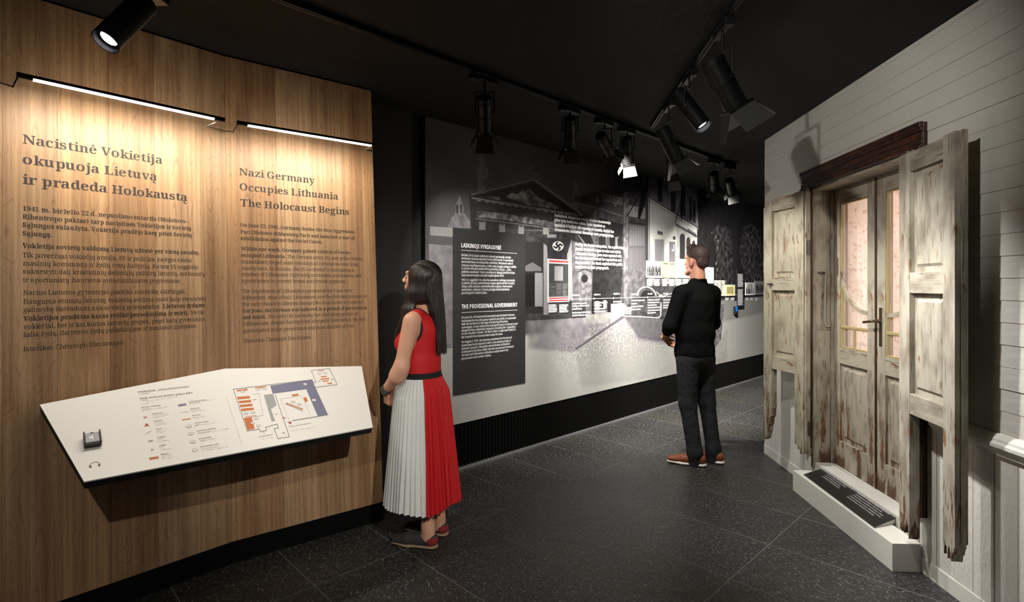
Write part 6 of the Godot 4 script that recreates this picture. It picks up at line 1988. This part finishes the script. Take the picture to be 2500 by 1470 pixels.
func man():
	var t := thing("person", "man with short hair in a black sweater and dark trousers", "person", facing(-0.49, 0.872, Vector3(1.576, 0, -4.55)))
	var torso := [cap(P(0, 0.0, 1.36), P(0, 0.012, 1.10), 0.128, 0.128, Vector3(1.40, 1, 1.06)), cap(P(0, 0.012, 1.10), P(0, 0.02, 0.93), 0.128, 0.130, Vector3(1.32, 1, 1.12)), cap(P(0.13, -0.015, 1.452), P(-0.13, -0.015, 1.452), 0.062, 0.062), cap(P(0, -0.02, 1.52), P(0, -0.015, 1.40), 0.06, 0.10, Vector3(1.5, 1, 1))]
	var d := {}
	var la := [P(0.195, -0.01, 1.435), P(0.262, 0.045, 1.165), P(0.165, 0.205, 1.045)]
	var ra := [P(-0.195, -0.01, 1.435), P(-0.262, 0.045, 1.165), P(-0.14, 0.215, 1.035)]
	soft([cap(la[1], la[2], 0.043, 0.030), cap(ra[1], ra[2], 0.043, 0.030), cap(P(0, -0.02, 1.46), P(0, -0.002, 1.66), 0.062, 0.060), cap(P(0.0, 0.0, 1.40), P(0, 0.01, 1.0), 0.09, 0.09), cap(la[0], la[1], 0.045, 0.042), cap(ra[0], ra[1], 0.045, 0.042), cap(la[0], ra[0], 0.04, 0.04)], 0.011, 0.03, d)
	var head := [ell(P(0, -0.012, 1.742), Vector3(0.075, 0.094, 0.096)), ell(P(0, 0.03, 1.672), Vector3(0.058, 0.072, 0.066)), cap(P(0.02, 0.078, 1.612), P(-0.02, 0.078, 1.612), 0.024, 0.024), cap(P(0.05, 0.02, 1.625), P(0.018, 0.075, 1.608), 0.02, 0.02), cap(P(-0.05, 0.02, 1.625), P(-0.018, 0.075, 1.608), 0.02, 0.02), cap(P(0, 0.088, 1.725), P(0, 0.118, 1.690), 0.009, 0.013), cap(P(0.018, 0.09, 1.652), P(-0.018, 0.09, 1.652), 0.010, 0.010), cap(P(0.034, 0.08, 1.742), P(-0.034, 0.08, 1.742), 0.014, 0.014),
		ell(P(0.079, -0.012, 1.69), Vector3(0.011, 0.033, 0.021)), ell(P(-0.079, -0.012, 1.69), Vector3(0.011, 0.033, 0.021)), cap(P(0, -0.02, 1.56), P(0, -0.004, 1.68), 0.060, 0.060)]
	soft(head, 0.005, 0.016, d)
	soft(hand(la[2], P(-0.10, 0.02, -0.06), P(-0.4, -1, 0), 1.08, -1.0, 0.3), 0.0045, 0.006, d)
	soft(hand(ra[2], P(0.10, 0.03, -0.05), P(0.4, -1, 0), 1.08, 1.0, 0.3), 0.0045, 0.006, d)
	obj("body", soft_mesh(d), M.skin_man, t)
	for s in [1.0, -1.0]:
		obj("eye", lathe([Vector2(0, -0.010), Vector2(0.007, -0.007), Vector2(0.010, 0), Vector2(0.007, 0.007), Vector2(0, 0.010)], 12), M.eye_white, t, at(P(0.031 * s, 0.078, 1.722)))
		obj("iris", lathe([Vector2(0.0, -0.003), Vector2(0.0045, 0), Vector2(0.0, 0.0015)], 10), M.iris, t, along(P(0, 1, 0), P(0.031 * s, 0.0875, 1.722)))
	var lf: Vector3 = la[1].lerp(la[2], 0.42)
	var rf: Vector3 = ra[1].lerp(ra[2], 0.42)
	soft_obj("sweater", torso + [cap(la[0], la[1], 0.068, 0.056), cap(la[1], lf, 0.057, 0.049), cap(ra[0], ra[1], 0.068, 0.056), cap(ra[1], rf, 0.057, 0.049), cap(P(0, 0.02, 0.93), P(0, 0.02, 0.885), 0.132, 0.126, Vector3(1.30, 1, 1.12)), half(Vector3(0, 0.872, 0), Vector3.DOWN), less(cap(P(0, -0.002, 1.565), P(0, 0.0, 1.66), 0.058, 0.075))], 0.0105, 0.035, M.sweater, t)
	var ring := []
	for i in 25:
		var an := TAU * i / 24
		ring.append(P(sin(an) * 0.069, -0.012 + cos(an) * 0.069, 1.532 - 0.016 * cos(an)))
	obj("collar", tube(ring, 0.0105, 8), M.sweater, t)
	var legs := [ell(P(0, 0.012, 0.90), Vector3(0.168, 0.13, 0.145))]
	legs.append_array([cap(P(0.088, 0.012, 0.86), P(0.098, 0.005, 0.50), 0.098, 0.072), cap(P(0.098, 0.005, 0.50), P(0.10, -0.075, 0.10), 0.070, 0.060), cap(P(-0.088, 0.0, 0.86), P(-0.095, -0.03, 0.50), 0.098, 0.070), cap(P(-0.095, -0.03, 0.50), P(-0.10, -0.095, 0.10), 0.068, 0.059), half(Vector3(0, 0.046, 0), Vector3.DOWN)])
	for q in [[0.10, -0.075], [-0.10, -0.095]]: legs.append(cap(P(q[0], q[1], 0.12), P(q[0], q[1] + 0.012, -0.02), 0.060, 0.064))
	soft_obj("trousers", legs, 0.0105, 0.03, M.trousers, t)
	var hair := [ell(P(0, -0.022, 1.762), Vector3(0.080, 0.088, 0.100)), ell(P(0.0, 0.045, 1.832), Vector3(0.055, 0.026, 0.045)), ell(P(0, -0.07, 1.70), Vector3(0.062, 0.06, 0.040)), less(ell(P(0, 0.135, 1.70), Vector3(0.09, 0.115, 0.085))), half(P(0, -0.06, 1.635), Vector3.DOWN)]
	for s in [1.0, -1.0]: hair.append(less(ell(P(0.085 * s, 0.02, 1.66), Vector3(0.04, 0.06, 0.05))))
	soft_obj("hair", hair, 0.005, 0.018, M.hair_short, t)
	var ax: Vector3 = la[2] - la[1]
	obj("watch_strap", lathe([Vector2(0.033, -0.008), Vector2(0.036, -0.007), Vector2(0.036, 0.007), Vector2(0.033, 0.008), Vector2(0.033, -0.008)], 18), M.gold, t, along(ax, la[1].lerp(la[2], 0.90)))
	obj("watch_case", lathe([Vector2(0, 0), Vector2(0.019, 0), Vector2(0.019, 0.006), Vector2(0, 0.008)], 18), M.gold, t, along(P(0.5, 0.6, 0.7), la[1].lerp(la[2], 0.90) + P(0.5, 0.6, 0.7).normalized() * 0.032))
	for e in [[0.10, -0.075, 0.66], [-0.10, -0.095, 0.30]]:
		var c := P(e[0], e[1], 0)
		var dr := P(sin(e[2]), cos(e[2]), 0)
		var up := [cap(c - dr * 0.045 + Vector3(0, 0.058, 0), c + dr * 0.09 + Vector3(0, 0.045, 0), 0.044, 0.040), cap(c + dr * 0.09 + Vector3(0, 0.045, 0), c + dr * 0.19 + Vector3(0, 0.034, 0), 0.042, 0.031, Vector3(1.1, 0.85, 1.0)), less(cap(c + Vector3(0, 0.16, 0) - dr * 0.02, c + Vector3(0, 0.13, 0) + dr * 0.05, 0.06, 0.045)), half(Vector3(0, 0.028, 0), Vector3.DOWN)]
		var sh := soft_obj("shoe", up, 0.0055, 0.02, M.shoe_brown, t)
		soft_obj("sole", [cap(c - dr * 0.048 + Vector3(0, 0.015, 0), c + dr * 0.10 + Vector3(0, 0.015, 0), 0.046, 0.047, Vector3(1, 0.36, 1)), cap(c + dr * 0.10 + Vector3(0, 0.015, 0), c + dr * 0.195 + Vector3(0, 0.015, 0), 0.047, 0.034, Vector3(1, 0.36, 1)), half(Vector3(0, 0.0005, 0), Vector3.DOWN), half(Vector3(0, 0.029, 0), Vector3.UP)], 0.0055, 0.01, M.shoe_sole, sh)
